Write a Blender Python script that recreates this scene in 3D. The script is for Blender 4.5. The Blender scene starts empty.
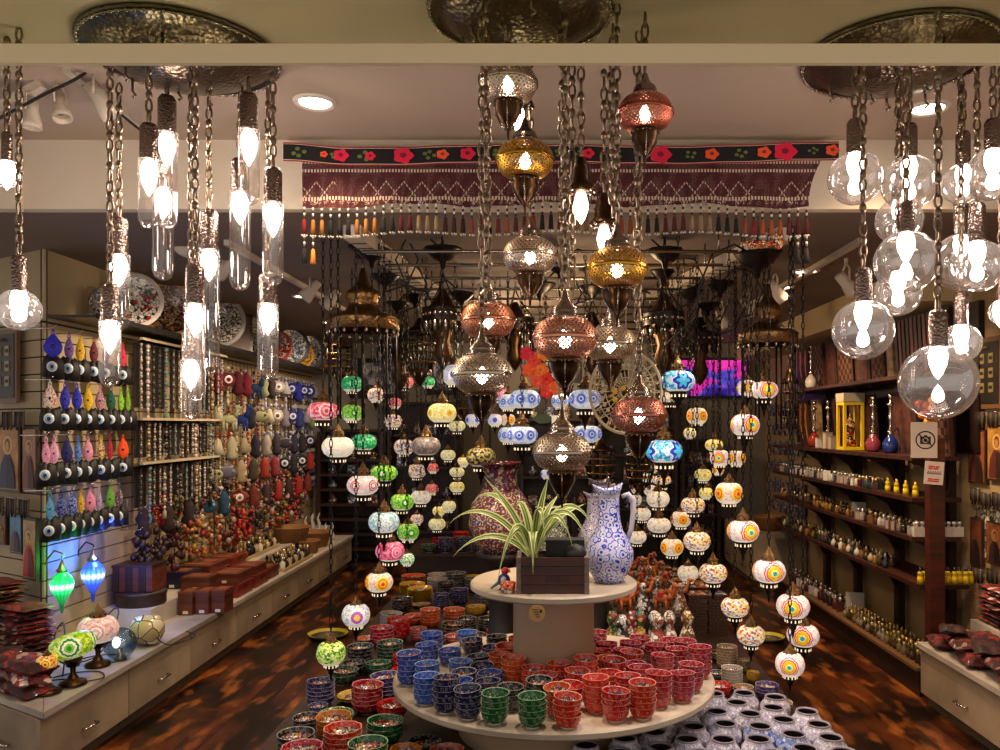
import bpy, math, random
from mathutils import Vector, Matrix, noise
from functools import lru_cache
R = random.Random(11)
PI = math.pi
F = 800.0; CX = 545.0; CY = 425.0; ZC = 1.7
sc = bpy.context.scene
COL = bpy.data.collections.new('shop'); sc.collection.children.link(COL)

def P(px, py, Y):
    return Vector(((px-CX)*Y/F, Y, ZC-(py-CY)*Y/F))

def lin(c):
    if isinstance(c, str):
        c = tuple(int(c[i:i+2], 16)/255 for i in (0, 2, 4))
    return tuple((x/12.92 if x <= .04045 else ((x+.055)/1.055)**2.4) for x in c[:3]) + (1,)

# ---------------------------------------------------------------- materials
_m = {}
class NT:
    def __init__(s, name):
        s.m = bpy.data.materials.new(name); s.m.use_nodes = True
        s.t = s.m.node_tree; s.t.nodes.clear()
        s.out = s.t.nodes.new('ShaderNodeOutputMaterial')
    def n(s, typ, **kw):
        nd = s.t.nodes.new('ShaderNode'+typ)
        for k, v in kw.items():
            if k.startswith('i_'): s.set(nd, k[2:], v)
            else: setattr(nd, k, v)
        return nd
    def set(s, nd, key, v):
        key = int(key) if key.isdigit() else key.replace('_', ' ')
        inp = nd.inputs[key]
        if hasattr(v, 'is_output') or isinstance(v, bpy.types.NodeSocket): s.t.links.new(v, inp)
        else: inp.default_value = v
    def math(s, op, a, b=0.0, c=None):
        nd = s.t.nodes.new('ShaderNodeMath'); nd.operation = op
        for i, v in enumerate((a, b) if c is None else (a, b, c)):
            if isinstance(v, bpy.types.NodeSocket): s.t.links.new(v, nd.inputs[i])
            else: nd.inputs[i].default_value = v
        return nd.outputs[0]
    def ramp(s, fac, stops, mode='CONSTANT'):
        nd = s.t.nodes.new('ShaderNodeValToRGB'); cr = nd.color_ramp; cr.interpolation = mode
        cr.elements[0].position = stops[0][0]; cr.elements[0].color = lin(stops[0][1])
        cr.elements[1].position = stops[-1][0]; cr.elements[1].color = lin(stops[-1][1])
        for p, c in stops[1:-1]:
            e = cr.elements.new(p); e.color = lin(c)
        s.t.links.new(fac, nd.inputs[0]); return nd.outputs[0]
    def mix(s, fac, a, b):
        nd = s.t.nodes.new('ShaderNodeMix'); nd.data_type = 'RGBA'
        for i, v in ((0, fac), (6, a), (7, b)):
            if isinstance(v, bpy.types.NodeSocket): s.t.links.new(v, nd.inputs[i])
            else: nd.inputs[i].default_value = v if i == 0 else (lin(v) if isinstance(v, str) else v)
        return nd.outputs[2]
    def pbsdf(s, col, rough=.5, metal=0, emis=None, es=0, coat=0, bump=None):
        b = s.n('BsdfPrincipled')
        s.set(b, 'Base Color', lin(col) if isinstance(col, str) else col)
        s.set(b, 'Roughness', rough); s.set(b, 'Metallic', metal)
        if coat: s.set(b, 'Coat Weight', coat); s.set(b, 'Coat Roughness', .1)
        if emis is not None:
            s.set(b, 'Emission Color', lin(emis) if isinstance(emis, str) else emis); s.set(b, 'Emission Strength', es)
        if bump is not None:
            bp = s.n('Bump'); s.set(bp, 'Strength', bump[1]); s.set(bp, 'Distance', bump[2]); s.set(bp, 'Height', bump[0])
            s.set(b, 'Normal', bp.outputs[0])
        s.t.links.new(b.outputs[0], s.out.inputs[0]); return b
    def coord(s, kind='Object'):
        return s.t.nodes.new('ShaderNodeTexCoord').outputs[kind]
    def sep(s, v):
        nd = s.t.nodes.new('ShaderNodeSeparateXYZ'); s.t.links.new(v, nd.inputs[0]); return nd.outputs
    def vor(s, scale, vec, feature='F1', rnd=1.0):
        nd = s.n('TexVoronoi'); nd.feature = feature; s.set(nd, 'Scale', scale); s.set(nd, 'Vector', vec); s.set(nd, 'Randomness', rnd); return nd
    def noise(s, scale, vec, detail=3):
        nd = s.n('TexNoise'); s.set(nd, 'Scale', scale); s.set(nd, 'Vector', vec); s.set(nd, 'Detail', detail); return nd.outputs[0]
    def mapping(s, vec, scale=(1,1,1), rot=(0,0,0)):
        nd = s.n('Mapping'); s.set(nd, 'Vector', vec); nd.inputs['Scale'].default_value = scale; nd.inputs['Rotation'].default_value = rot; return nd.outputs[0]

def mem(f):
    def g(*a):
        k = (f.__name__,)+a
        if k not in _m: _m[k] = f(*a)
        return _m[k]
    return g

@mem
def plain(col, rough=.6, metal=0.0, nz=0.0):
    n = NT('plain_'+col)
    if nz:
        v = n.noise(nz, n.coord(), 4); c = n.mix(n.ramp(v, [(.3, '000000'), (.7, 'ffffff')], 'LINEAR'), mul(col, .7), mul(col, 1.15))
        n.pbsdf(c, rough, metal)
    else: n.pbsdf(col, rough, metal)
    return n.m
def mul(c, k):
    return ''.join('%02x' % max(0, min(255, int(int(c[i:i+2], 16)*k))) for i in (0, 2, 4))
@mem
def emit(col, s):
    n = NT('lit_'+col); n.pbsdf(col, .5, 0, col, s); return n.m
@mem
def wood(col, sc_=6.0, rough=.45, axis=0):
    n = NT('wood_'+col); s = [18, 18, 18]; s[axis] = 1.5
    v = n.noise(sc_/4, n.mapping(n.coord(), tuple(s)), 5)
    c = n.mix(n.ramp(v, [(.3, '000000'), (.7, 'ffffff')], 'LINEAR'), mul(col, .55), mul(col, 1.25))
    n.pbsdf(c, rough, bump=(v, .15, .002)); return n.m
@mem
def hammered(col, rough=.3, scale=70.0):
    n = NT('hammered_'+col); v = n.vor(scale, n.coord())
    n.pbsdf(col, rough, 1.0, bump=(v.outputs['Distance'], .7, .004)); return n.m
@mem
def filigree(col, N=36, holes=.3):
    n = NT('filigree_'+col); u = n.sep(n.coord('UV'))
    a = n.math('MULTIPLY', u[0], float(N)); b = n.math('MULTIPLY', u[1], float(N)*1.0)
    p = n.math('FRACT', n.math('ADD', a, b)); q = n.math('FRACT', n.math('ADD', n.math('SUBTRACT', a, b), 100.0))
    dp = n.math('ABSOLUTE', n.math('SUBTRACT', p, .5)); dq = n.math('ABSOLUTE', n.math('SUBTRACT', q, .5))
    mx = n.math('MAXIMUM', dp, dq); hole = n.math('LESS_THAN', mx, holes)
    b_ = n.pbsdf(mul(col, 1.12), .42, 1.0)
    tr = n.n('BsdfTransparent'); mi = n.n('MixShader')
    n.t.links.new(hole, mi.inputs[0]); n.t.links.new(b_.outputs[0], mi.inputs[1]); n.t.links.new(tr.outputs[0], mi.inputs[2])
    n.t.links.new(mi.outputs[0], n.out.inputs[0]); return n.m
@mem
def glass(tint='ffffff', refl=.05, glare=0.0):
    n = NT('glass_'+tint); lw = n.n('LayerWeight', i_Blend=.25)
    tr = n.n('BsdfTransparent'); n.set(tr, 'Color', lin(tint))
    gl = n.n('BsdfGlossy'); n.set(gl, 'Roughness', .03)
    f = n.math('POWER', lw.outputs['Facing'], 2.2)
    f = n.math('ADD', n.math('MULTIPLY', f, .85 if refl > .02 else .3), refl)
    f = n.math('MINIMUM', f, .95)
    mi = n.n('MixShader'); n.t.links.new(f, mi.inputs[0]); n.t.links.new(tr.outputs[0], mi.inputs[1]); n.t.links.new(gl.outputs[0], mi.inputs[2])
    if glare:  # translucent share imitates the bulb's glare in the glass
        df = n.n('BsdfTranslucent'); n.set(df, 'Color', lin('f4ece8'));
        m2 = n.n('MixShader'); m2.inputs[0].default_value = glare; n.t.links.new(mi.outputs[0], m2.inputs[1]); n.t.links.new(df.outputs[0], m2.inputs[2]); mi = m2
    n.t.links.new(mi.outputs[0], n.out.inputs[0]); return n.m

@mem
def ceramic(col, spot='e8e4da', scale=42.0):
    scale *= 1.45
    n = NT('glaze_'+col); v = n.vor(scale, n.coord())
    d = v.outputs['Distance']
    ring = n.math('MULTIPLY', n.math('LESS_THAN', d, .40), n.math('GREATER_THAN', d, .31))
    dot = n.math('LESS_THAN', d, .13)
    m = n.math('MULTIPLY', n.math('MAXIMUM', ring, dot), .32)
    c = n.mix(m, mul(col, .86), spot); n.pbsdf(c, .2, 0, coat=.12); return n.m
def smooth(pts, n=6):
    P_ = [Vector(p) for p in pts]; o = []
    for i in range(len(P_)-1):
        a, b, c, d = P_[max(0, i-1)], P_[i], P_[i+1], P_[min(len(P_)-1, i+2)]
        for k in range(n):
            t = k/n; o.append(.5*((2*b)+(c-a)*t+(2*a-5*b+4*c-d)*t*t+(3*b-a-3*c+d)*t**3))
    return o+[P_[-1]]
@mem
def confetti(cols, scale=90.0, rough=.25, grout='20180f', gw=.06):
    n = NT('pattern'); co = n.coord(); v = n.vor(scale, co)
    r = n.sep(v.outputs['Color'])[0]
    cs = cols.split(); st = [(i/len(cs), c) for i, c in enumerate(cs)]
    c = n.ramp(r, st if len(st) > 1 else st*2)
    e = n.vor(scale, co, 'DISTANCE_TO_EDGE'); g = n.math('LESS_THAN', e.outputs['Distance'], gw)
    n.pbsdf(n.mix(g, c, grout), rough, coat=.2); return n.m
@mem
def mosaic(cols, flower='', nf=4, es=1.6, fr=.55, scale=7.0):
    "glass mosaic globe (unit radius mesh), lit from inside"
    n = NT('mosaic_glass'); co = n.coord(); v = n.vor(scale, co)
    cs = cols.split(); c = n.ramp(n.sep(v.outputs['Color'])[0], [(i/len(cs), k) for i, k in enumerate(cs)] if len(cs) > 1 else [(0, cs[0]), (1, cs[0])])
    x = n.sep(co)
    if flower:
        fs = flower.split(); per = 2*PI/nf
        an = n.math('ARCTAN2', x[1], x[0])
        t = n.math('SUBTRACT', n.math('FRACT', n.math('ADD', n.math('DIVIDE', an, per), 10.25)), .5)
        h = n.math('MULTIPLY', t, per*1.0); zz = x[2]
        rr = n.math('SQRT', n.math('ADD', n.math('MULTIPLY', h, h), n.math('MULTIPLY', zz, zz)))
        th = n.math('ARCTAN2', zz, h)
        wob = n.math('MULTIPLY', n.math('COSINE', n.math('MULTIPLY', th, 6.0 if nf == 3 else 12.0)), .10 if nf == 3 else .04)
        rr = n.math('SUBTRACT', rr, n.math('MULTIPLY', wob, rr) if nf != 3 else n.math('MULTIPLY', wob, 1.0))
        k = n.math('DIVIDE', rr, fr)
        fc = n.ramp(k, [(i/len(fs), q) for i, q in enumerate(fs)])
        c = n.mix(n.math('LESS_THAN', k, 1.0), c, fc)
    c = n.mix(n.math('LESS_THAN', x[2], -.52), c, 'fff6df')
    e = n.vor(scale*1.6, co, 'DISTANCE_TO_EDGE')
    g = n.math('LESS_THAN', e.outputs['Distance'], .035)
    c = n.mix(n.math('MULTIPLY', g, .75), c, '2a1c10')
    b = n.pbsdf(c, .3, 0, c, es*.43)
    n.m.cycles.emission_sampling = 'NONE'; return n.m

# ---------------------------------------------------------------- mesh builder
class MB:
    def __init__(s): s.v = []; s.f = []; s.mi = []; s.sm = []; s.uv = []; s.x = Matrix.Identity(4); s.mats = []
    def m(s, mat):
        if mat not in s.mats: s.mats.append(mat)
        return s.mats.index(mat)
    def add(s, vs, fs, mat, smooth=False, uvs=None):
        o = len(s.v); s.v += [tuple(s.x @ Vector(p)) for p in vs]; k = s.m(mat)
        for i, f in enumerate(fs):
            s.f.append(tuple(o+j for j in f)); s.mi.append(k); s.sm.append(smooth)
            s.uv.append(uvs[i] if uvs else [(0, 0)]*len(f))
        return s
    def box(s, c, d, mat, rz=0.0, taper=1.0):
        x, y, z = (k/2 for k in d); vs = []
        for k, t in ((-1, 1), (1, taper)):
            for a, b in ((-1, -1), (1, -1), (1, 1), (-1, 1)):
                p = Vector((a*x*t, b*y*t, k*z))
                if rz: p = Matrix.Rotation(rz, 3, 'Z') @ p
                vs.append(p+Vector(c))
        return s.add(vs, [(3, 2, 1, 0), (4, 5, 6, 7), (0, 1, 5, 4), (1, 2, 6, 5), (2, 3, 7, 6), (3, 0, 4, 7)], mat)
    def bbox(s, x0, x1, y0, y1, z0, z1, mat):
        return s.box(((x0+x1)/2, (y0+y1)/2, (z0+z1)/2), (x1-x0, y1-y0, z1-z0), mat)
    def lathe(s, prof, mat, seg=16, c=(0, 0, 0), scal=0.0, nsc=8, smooth=True):
        "prof: list of (r, z); mat may be list per band"
        vs = []; fs = []; uvs = []; L = [0]
        for a, b in zip(prof, prof[1:]): L.append(L[-1]+math.hypot(a[0]-b[0], a[1]-b[1]))
        rm = max(p[0] for p in prof) or 1
        for i, (r, z) in enumerate(prof):
            for j in range(seg):
                a = 2*PI*j/seg; q = r*(1+scal*math.cos(nsc*a))
                vs.append((c[0]+q*math.cos(a), c[1]+q*math.sin(a), c[2]+z))
        for i in range(len(prof)-1):
            ff = []; uu = []
            for j in range(seg):
                k = (j+1) % seg
                ff.append((i*seg+j, i*seg+k, (i+1)*seg+k, (i+1)*seg+j))
                u0, u1 = j/seg, (j+1)/seg; v0, v1 = L[i]/(2*PI*rm), L[i+1]/(2*PI*rm)
                uu.append([(u0, v0), (u1, v0), (u1, v1), (u0, v1)])
            fs.append(ff); uvs.append(uu)
        o = len(s.v); s.v += [tuple(s.x @ Vector(p)) for p in vs]
        for i, (ff, uu) in enumerate(zip(fs, uvs)):
            k = s.m(mat[min(i, len(mat)-1)] if isinstance(mat, list) else mat)
            for f, u in zip(ff, uu):
                s.f.append(tuple(o+j for j in f)); s.mi.append(k); s.sm.append(smooth); s.uv.append(u)
        return s
    def sphere(s, c, r, mat, seg=12, rings=8, sx=(1, 1, 1)):
        old = s.x; s.x = old @ Matrix.Translation(c) @ Matrix.Diagonal((sx[0], sx[1], sx[2], 1))
        s.lathe([(max(1e-4, r*math.sin(PI*i/rings)), -r*math.cos(PI*i/rings)) for i in range(rings+1)], mat, seg)
        s.x = old; return s
    def tube(s, pts, r, mat, seg=6, closed=False, cap=True):
        pts = [Vector(p) for p in pts]; n = len(pts); vs = []; up = None
        rr = r if isinstance(r, (list, tuple)) else [r]*n
        for i, p in enumerate(pts):
            a = pts[(i-1) % n] if closed or i > 0 else p; b = pts[(i+1) % n] if closed or i < n-1 else p
            t = (b-a); t = t.normalized() if t.length > 1e-9 else Vector((0, 0, 1))
            if up is None:
                up = t.orthogonal().normalized()
            else:
                up = (up - t*up.dot(t)); up = up.normalized() if up.length > 1e-6 else t.orthogonal().normalized()
            w = t.cross(up)
            for j in range(seg):
                an = 2*PI*j/seg; vs.append(p+(up*math.cos(an)+w*math.sin(an))*rr[i])
        fs = []
        for i in range(n if closed else n-1):
            k = (i+1) % n
            for j in range(seg):
                l = (j+1) % seg; fs.append((i*seg+j, i*seg+l, k*seg+l, k*seg+j))
        if cap and not closed:
            fs.append(tuple(range(seg))[::-1]); fs.append(tuple((n-1)*seg+j for j in range(seg)))
        return s.add(vs, fs, mat, seg > 4)
    def prism(s, poly, y0, y1, mat, plane='XZ'):
        n = len(poly); vs = []
        for y in (y0, y1):
            for a, b in poly: vs.append((a, y, b) if plane == 'XZ' else ((a, b, y) if plane == 'XY' else (y, a, b)))
        fs = [tuple(range(n)), tuple(range(2*n-1, n-1, -1))]+[(i, i+n, (i+1) % n+n, (i+1) % n) for i in range(n)]
        return s.add(vs, fs, mat)
    def mesh(s, name):
        me = bpy.data.meshes.new(name); me.from_pydata(s.v, [], s.f)
        for m in s.mats: me.materials.append(m)
        me.polygons.foreach_set('material_index', s.mi); me.polygons.foreach_set('use_smooth', s.sm)
        ul = me.uv_layers.new(name='UVMap'); ul.data.foreach_set('uv', [c for f in s.uv for uv in f for c in uv])
        me.update(); return me

def link(name, data, loc=(0, 0, 0), rot=(0, 0, 0), scale=(1, 1, 1), parent=None):
    o = bpy.data.objects.new(name, data); COL.objects.link(o)
    o.location = loc; o.rotation_euler = rot; o.scale = scale if not isinstance(scale, (int, float)) else (scale,)*3
    if parent: o.parent = parent
    return o
def struct(name, mb, loc=(0, 0, 0), rot=(0, 0, 0)):
    o = link(name, mb.mesh(name) if isinstance(mb, MB) else mb, loc, rot); o['kind'] = 'structure'; return o
BOWLS = []
def clear_depths(L, lim=(2.2, 8.0), gap=.012):
    "L: [px, py, width px, Y]; moves a hanging lamp in depth until its chain misses the lamps above it"
    L = [list(l) for l in L]; idx = sorted(range(len(L)), key=lambda i: L[i][1])
    for k, i in enumerate(idx):
        px, py, w, Y0 = L[i]
        for t in range(25):
            Y = Y0+(.025*((t+1)//2))*(1 if t % 2 else -1); X = (px-CX)*Y/F; r = w*Y/F/2; z = ZC-(py-CY)*Y/F; ok = lim[0] < Y < lim[1]
            for j in idx[:k]:
                a, b, c, d = L[j]; x2 = (a-CX)*d/F; r2 = c*d/F/2; z2 = ZC-(b-CY)*d/F; D = math.hypot(X-x2, Y-d)
                if D < r2+gap or (abs(z-z2) < .8*(r+r2) and D < r+r2) : ok = False; break
                if D < r+.004 and z > z2: ok = False; break
            if ok: L[i][3] = Y; break
    return [l[3] for l in L]
def spawn(name, label, cat, loc=(0, 0, 0), parts=None, group=None, rot=0, scale=1, kind=None):
    """parts: a mesh/MB (single-mesh thing) or a list of dicts/tuples (name, mesh[, children[, opts]])"""
    if isinstance(rot, (int, float)): rot = (0, 0, rot)
    if name == 'bowl' and kind is None: BOWLS.append((name, label, cat, loc, parts, group, rot, scale)); return
    if isinstance(parts, MB): parts = parts.mesh(name)
    if isinstance(parts, bpy.types.Mesh): o = link(name, parts, loc, rot, scale)
    else:
        o = link(name, None, loc, rot, scale); o.empty_display_size = .05
        add_parts(o, parts)
    o['label'] = label; o['category'] = cat
    if group: o['group'] = group
    if kind: o['kind'] = kind
    if len(label.replace(',', ' ').split()) > 16 or len(label.split()) < 4: print('LONGLABEL', label)
    return o
def add_parts(o, parts):
    for p in parts:
        nm, me = p[0], p[1]; opt = p[3] if len(p) > 3 else {}
        if isinstance(me, MB): me = me.mesh(nm)
        c = link(nm, me, opt.get('loc', (0, 0, 0)), opt.get('rot', (0, 0, 0)), opt.get('scale', 1), o)
        if 'label' in opt: c['label'] = opt['label']
        if len(p) > 2 and p[2]: add_parts(c, p[2])
ORD = 'first second third fourth fifth sixth seventh eighth ninth tenth eleventh twelfth thirteenth fourteenth fifteenth sixteenth seventeenth eighteenth nineteenth twentieth'.split()
def nth(i):
    if i < 20: return ORD[i]
    n = i+1; return '%d%s' % (n, 'th' if n % 100 in (11, 12, 13) else {1: 'st', 2: 'nd', 3: 'rd'}.get(n % 10, 'th'))
def from_top(i, n, what='stack'):
    if n == 1: return 'alone'
    return 'topmost of the %s' % what if i == 0 else ('lowest of the %s' % what if i == n-1 else '%s from the top of the %s' % (nth(i), what))

# ---------------------------------------------------------------- common materials
M_brass = hammered('8a6a44', .32); M_plate = hammered('63564a', .3, 60.0); M_bronze = plain('4a3422', .35, 1.0); M_dark = plain('1a130e', .4, .7)
M_steel = plain('9a8c80', .25, 1.0); M_chain = plain('8a7866', .3, 1.0); M_black = plain('0c0a09', .6)
M_bulb = emit('fff0e2', 78.0); M_cream = plain('c9b796', .6, 0, 0); M_white = plain('d9cdbd', .6)
M_chrome = plain('d0c8c0', .15, 1.0)

@lru_cache(None)
def chain_mesh(Lk, pitch, w, r, kind):
    "hanging chain from z=0 up to z=L, oval links turned about, with beads for kind 'bead'"
    mb = MB(); L = Lk/100; n = max(1, int(L/pitch)); pitch = L/n; mat = M_chain if kind != 'dark' else M_dark
    for i in range(n):
        z = (i+.5)*pitch; h = pitch*.66
        if kind == 'bead' and i % 3 == 2:
            mb.sphere((0, 0, z), w*1.15, mat, 8, 6, (1, 1, 1.5)); continue
        pts = []; k = 10 if kind != 'dark' else 6
        for j in range(k):
            a = 2*PI*j/k; x = w*math.cos(a); zz = h*math.sin(a)
            pts.append((x, 0, z+zz) if i % 2 else (0, x, z+zz))
        mb.tube(pts, r, mat, 5 if kind != 'dark' else 4, closed=True)
    return mb.mesh('chain')
def chain(L, kind='link'):
    Lk = max(2, int(round(L*100)))
    if kind == 'dark': return chain_mesh(Lk, .04, .008, .0028, kind)
    if kind == 'thin': return chain_mesh(Lk, .036, .008, .003, 'dark')
    return chain_mesh(Lk, .034, .0105, .0042, kind)
# ================================================================ SETTING
def floor_mat():
    n = NT('floor_planks'); co = n.coord(); mp = n.mapping(co, (1, 1, 1), (0, 0, PI/2))
    b = n.n('TexBrick'); n.set(b, 'Vector', mp); n.set(b, 'Scale', 1.0); n.set(b, 'Brick Width', 1.1); n.set(b, 'Row Height', .13)
    n.set(b, 'Mortar Size', .003); n.set(b, 'Color1', lin('6a3414')); n.set(b, 'Color2', lin('200c05')); n.set(b, 'Mortar', lin('0a0503')); b.offset = .37
    v = n.noise(2.3, n.mapping(co, (1.5, .8, 1)), 8); w = n.noise(4, n.mapping(co, (2.2, .7, 1)), 7)
    k = n.ramp(v, [(.42, '000000'), (.6, 'ffffff')], 'LINEAR')
    c = n.mix(k, '120603', b.outputs[0]); c = n.mix(n.ramp(w, [(.53, '000000'), (.72, 'ffffff')], 'LINEAR'), c, 'a05a24')  # orange patches paint a glow onto the boards
    n.pbsdf(c, .3, bump=(w, .2, .003)); return n.m
struct('floor', MB().bbox(-5, 4, -1, 10.2, -.1, 0, floor_mat()))
M_ceil = plain('b8a594', .85); M_ceil_dim = plain('77675c', .8); M_soff = plain('d8cab6', .85)  # rear ceiling's weaker light is put into a darker colour
struct('ceiling', MB().bbox(-5, 4, -1, 3.76, 3.04, 3.14, M_ceil).bbox(-5, 4, 3.82, 10.2, 2.72, 2.82, M_ceil_dim))
struct('trim_1', MB().bbox(-5, 4, 3.76, 3.82, 2.715, 3.04, M_soff))              # soffit face
M_slat = plain('a99572', .6, 0, 0); M_gap = plain('2a231c', .8)
def slatwall(mb, L, z0, z1):
    "wall running along +x from 0 to L, facing -y"
    mb.bbox(0, L, .012, .02, 0, 2.72, M_gap)
    z = z0
    while z < z1:
        mb.bbox(0, L, .0, .013, z, min(z+.092, z1), M_slat); z += .1
    mb.bbox(0, L, .0, .013, z1+.005, 2.72, M_slat)
    return mb
struct('wall_left', slatwall(MB(), 5.47, .3, 2.3), (-2.9, 4.63, 0), (0, 0, PI/2))
WD = Vector((-.85, .53, 0)).normalized()                  # the corner folds back to the left here
wa = math.atan2(-WD.y, -WD.x)
struct('wall_left_front', slatwall(MB(), 2.2, .3, 2.3), tuple(Vector((-2.9, 4.63, 0))+WD*2.2), (0, 0, wa))
M_back = plain('8f887c', .8)
struct('wall_back', MB().bbox(-3, 3, 10, 10.1, 0, 2.72, M_back))
M_rw = plain('a08660', .75)
struct('wall_right', MB().bbox(2.75, 2.85, 2.2, 10.1, 0, 3.04, M_rw))
# bulkheads along both side walls under the back ceiling
struct('trim_2', MB().bbox(2.36, 2.75, 5.15, 10, 2.5, 2.72, plain('d0b684', .8)))
M_tr = plain('cdbfae', .6)
# shopfront transom bar and the pane above it
M_bar = plain('f0dcae', .75)
struct('window_frame', MB().bbox(-2.2, 2.2, 1.6, 1.612, 2.424, 2.463, M_bar))
struct('window_1', MB().bbox(-2.2, 2.2, 1.603, 1.609, 2.4632, 3.038, glass('eef2dc', .0)))

# ceiling rails, tracks, downlights ------------------------------------------------
for i, (y, x0, x1) in enumerate([(4.15, -.95, 1.0), (4.5, -.9, 1.0), (4.9, -.85, .95), (5.3, -.85, .9), (5.7, -.85, .9), (6.1, -.85, .9), (6.5, -.85, .9), (7.0, -.85, .95), (7.5, -.85, .95)]):
    spawn('hanging_rail', 'steel rail across the rear ceiling, %s back from the textile' % nth(i), 'rail', (0, y, 2.6),
          MB().tube([(x0, 0, 0), (x1, 0, 0)], .009, M_steel, 8).tube([(x0+.1, 0, 0), (x0+.1, 0, .12)], .005, M_steel, 5).tube([(x1-.1, 0, 0), (x1-.1, 0, .12)], .005, M_steel, 5), 'steel rails over the mosaic lamps')
for s, (a, b) in (('left', (P(352, 233, 4.05), P(440, 300, 6.1))), ('right', (P(786, 237, 4.1), P(652, 300, 6.1)))):
    a.z = b.z = 2.68; d = b-a; mb = MB(); mb.box((0, 0, 0), (d.length, .09, .07), M_tr)
    for k in range(-8, 9): mb.box((k*d.length/18, 0, -.036), (.012, .08, .004), M_gap)
    spawn('ceiling_beam', 'pale beam slanting under the rear ceiling on the %s side of the steel rails' % s, 'beam', (a+b)/2, mb, None, math.atan2(d.y, d.x))
def downlight(px, py, z, Y, lab, on=True):
    X = (px-CX)*Y/F
    r = .075
    ring = MB().lathe([(r*.85, -.002), (r, -.012), (r*1.15, -.006), (r*1.2, 0)], M_white, 24)
    spawn('downlight', lab, 'light', (X, Y, z), [('trim_ring', ring), ('lit_lens', MB().lathe([(.001, -.004), (r*.86, -.003)], emit('fff0d8', 14.0), 20))], 'round downlights')
    return X
DL = []
for px, py, z, lab in ((315, 102, 3.04, 'round recessed downlight in the front ceiling left of the centre pendants'), (928, 108, 3.04, 'round recessed downlight in the front ceiling above the glass globes'),
                       (303, 296, 2.72, 'bright rear downlight above the left wall plates'), (806, 271, 2.72, 'rear downlight right of the textile end tassels'),
                       (783, 287, 2.72, 'rear downlight just above the right hammered lantern crown'), (330, 322, 2.72, 'far rear downlight behind the left hammered lantern crown')):
    Y = (z-ZC)*F/(CY-py); DL.append((downlight(px, py, z, Y, lab), Y, z))
# track heads
def track(name_lab, a, b):
    d = b-a; spawn('light_track', name_lab, 'light track', (a+b)/2, MB().box((0, 0, 0), (d.length, .035, .03), M_tr), None, (0, -math.asin(d.z/d.length), math.atan2(d.y, d.x)))
def spot_head(loc, aim, lab, lit=True, s=1.0, col=None):
    m = col or M_tr
    body = MB().lathe([(.001, .07), (.032, .07), (.035, .0), (.05, -.06), (.052, -.09), (.046, -.09), (.04, -.05)], m, 16)
    lens = MB().lathe([(.001, -.06), (.043, -.062)], emit('ffe2b8', 9.0) if lit else M_chrome, 14)
    yoke = MB().tube([(0, -.055, 0), (0, -.055, .08), (0, 0, .12), (0, .055, .08), (0, .055, 0)], .006, m, 6).tube([(0, 0, .12), (0, 0, .17)], .012, m, 8).box((0, 0, .18), (.09, .035, .025), m)
    top_ = (3.04 if loc[1] < 3.76 else 2.72)-loc[2]
    if top_ > .2*s: yoke.tube([(0, 0, .18), (0, 0, top_/s)], .01, m, 8)
    q = Vector(aim).normalized().to_track_quat('-Z', 'Y').to_euler()
    spawn('track_spotlight', lab, 'spotlight', loc, [('lamp_housing', body, [('lens', lens)], {'rot': tuple(q), 'scale': s}), ('yoke', yoke, None, {'scale': s})], 'ceiling spotlights')
track('white light track running to the left front corner of the ceiling', P(66, 62, 3.0).lerp(P(66, 62, 3.0), 0)+Vector((0, 0, -.02)), P(140, 125, 3.6)+Vector((0, 0, 0)))
spot_head(P(100, 98, 3.1), (.5, .3, -.8), 'white spotlight on the front ceiling track, tilted down right', False, .85)
spot_head(P(60, 105, 3.15), (.3, -.2, -1), 'white spotlight beside the left corner of the front ceiling track', False, .7)
spot_head(P(32, 112, 3.1), (0, 0, -1), 'white spotlight hanging at the far upper left above the glass bulb', False, .7)
track('white light track in the upper left corner above the far left bulb', P(0, 108, 3.1), P(42, 84, 3.1))
for px, py, Y, aim, lab, lit in ((190, 240, 4.6, (-.8, .3, -.7), 'white track spotlight behind the hanging glass tubes', False), (226, 266, 5.0, (-.8, .4, -.6), 'white track spotlight right of the amber plate', False),
        (312, 289, 5.6, (-.7, 0, -.8), 'lit track spotlight over the left wall, nearest the textile tassels', True), (332, 298, 6.0, (-.7, 0, -.8), 'second track spotlight over the left wall, just left of the lantern crown', False),
        (775, 290, 5.4, (.6, .2, -.7), 'lit track spotlight right of the hanging dark canopy', True), (748, 306, 6.0, (.5, 0, -.8), 'track spotlight left of the right hammered crown', True), (722, 318, 6.6, (.4, 0, -.8), 'far track spotlight over the purple screen', True),
        (846, 283, 4.9, (.7, .2, -.7), 'white track spotlight above the chess boards shelf', False), (897, 238, 4.1, (.6, .4, -.7), 'white track spotlight behind the glass globes', False), (700, 326, 7.0, (.2, 0, -.9), 'small far spotlight above the screen left edge', True)):
    spot_head(P(px, py, Y), aim, lab, lit)
spawn('ceiling_cable', 'black cables crossing at the upper left front ceiling', 'cable', (0, 0, 0), MB().tube(smooth([P(55, 60, 3.0), P(74, 78, 3.1), P(100, 98, 3.2), P(140, 130, 3.5)]), .006, M_black, 5).tube(smooth([P(95, 66, 3.1), P(74, 80, 3.0), P(45, 94, 3.0), P(0, 118, 3.1)]), .006, M_black, 5))
track('light track over the right shelves', Vector((1.72, 4.35, 2.704)), Vector((1.72, 6.6, 2.704)))
track('light track over the left wall behind the glass tubes', Vector((-1.75, 4.4, 2.704)), Vector((-1.75, 7.0, 2.704)))
struct('trim_3', MB().bbox(-5, -2.45, 3.70, 3.759, 2.70, 2.95, M_soff))

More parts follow.
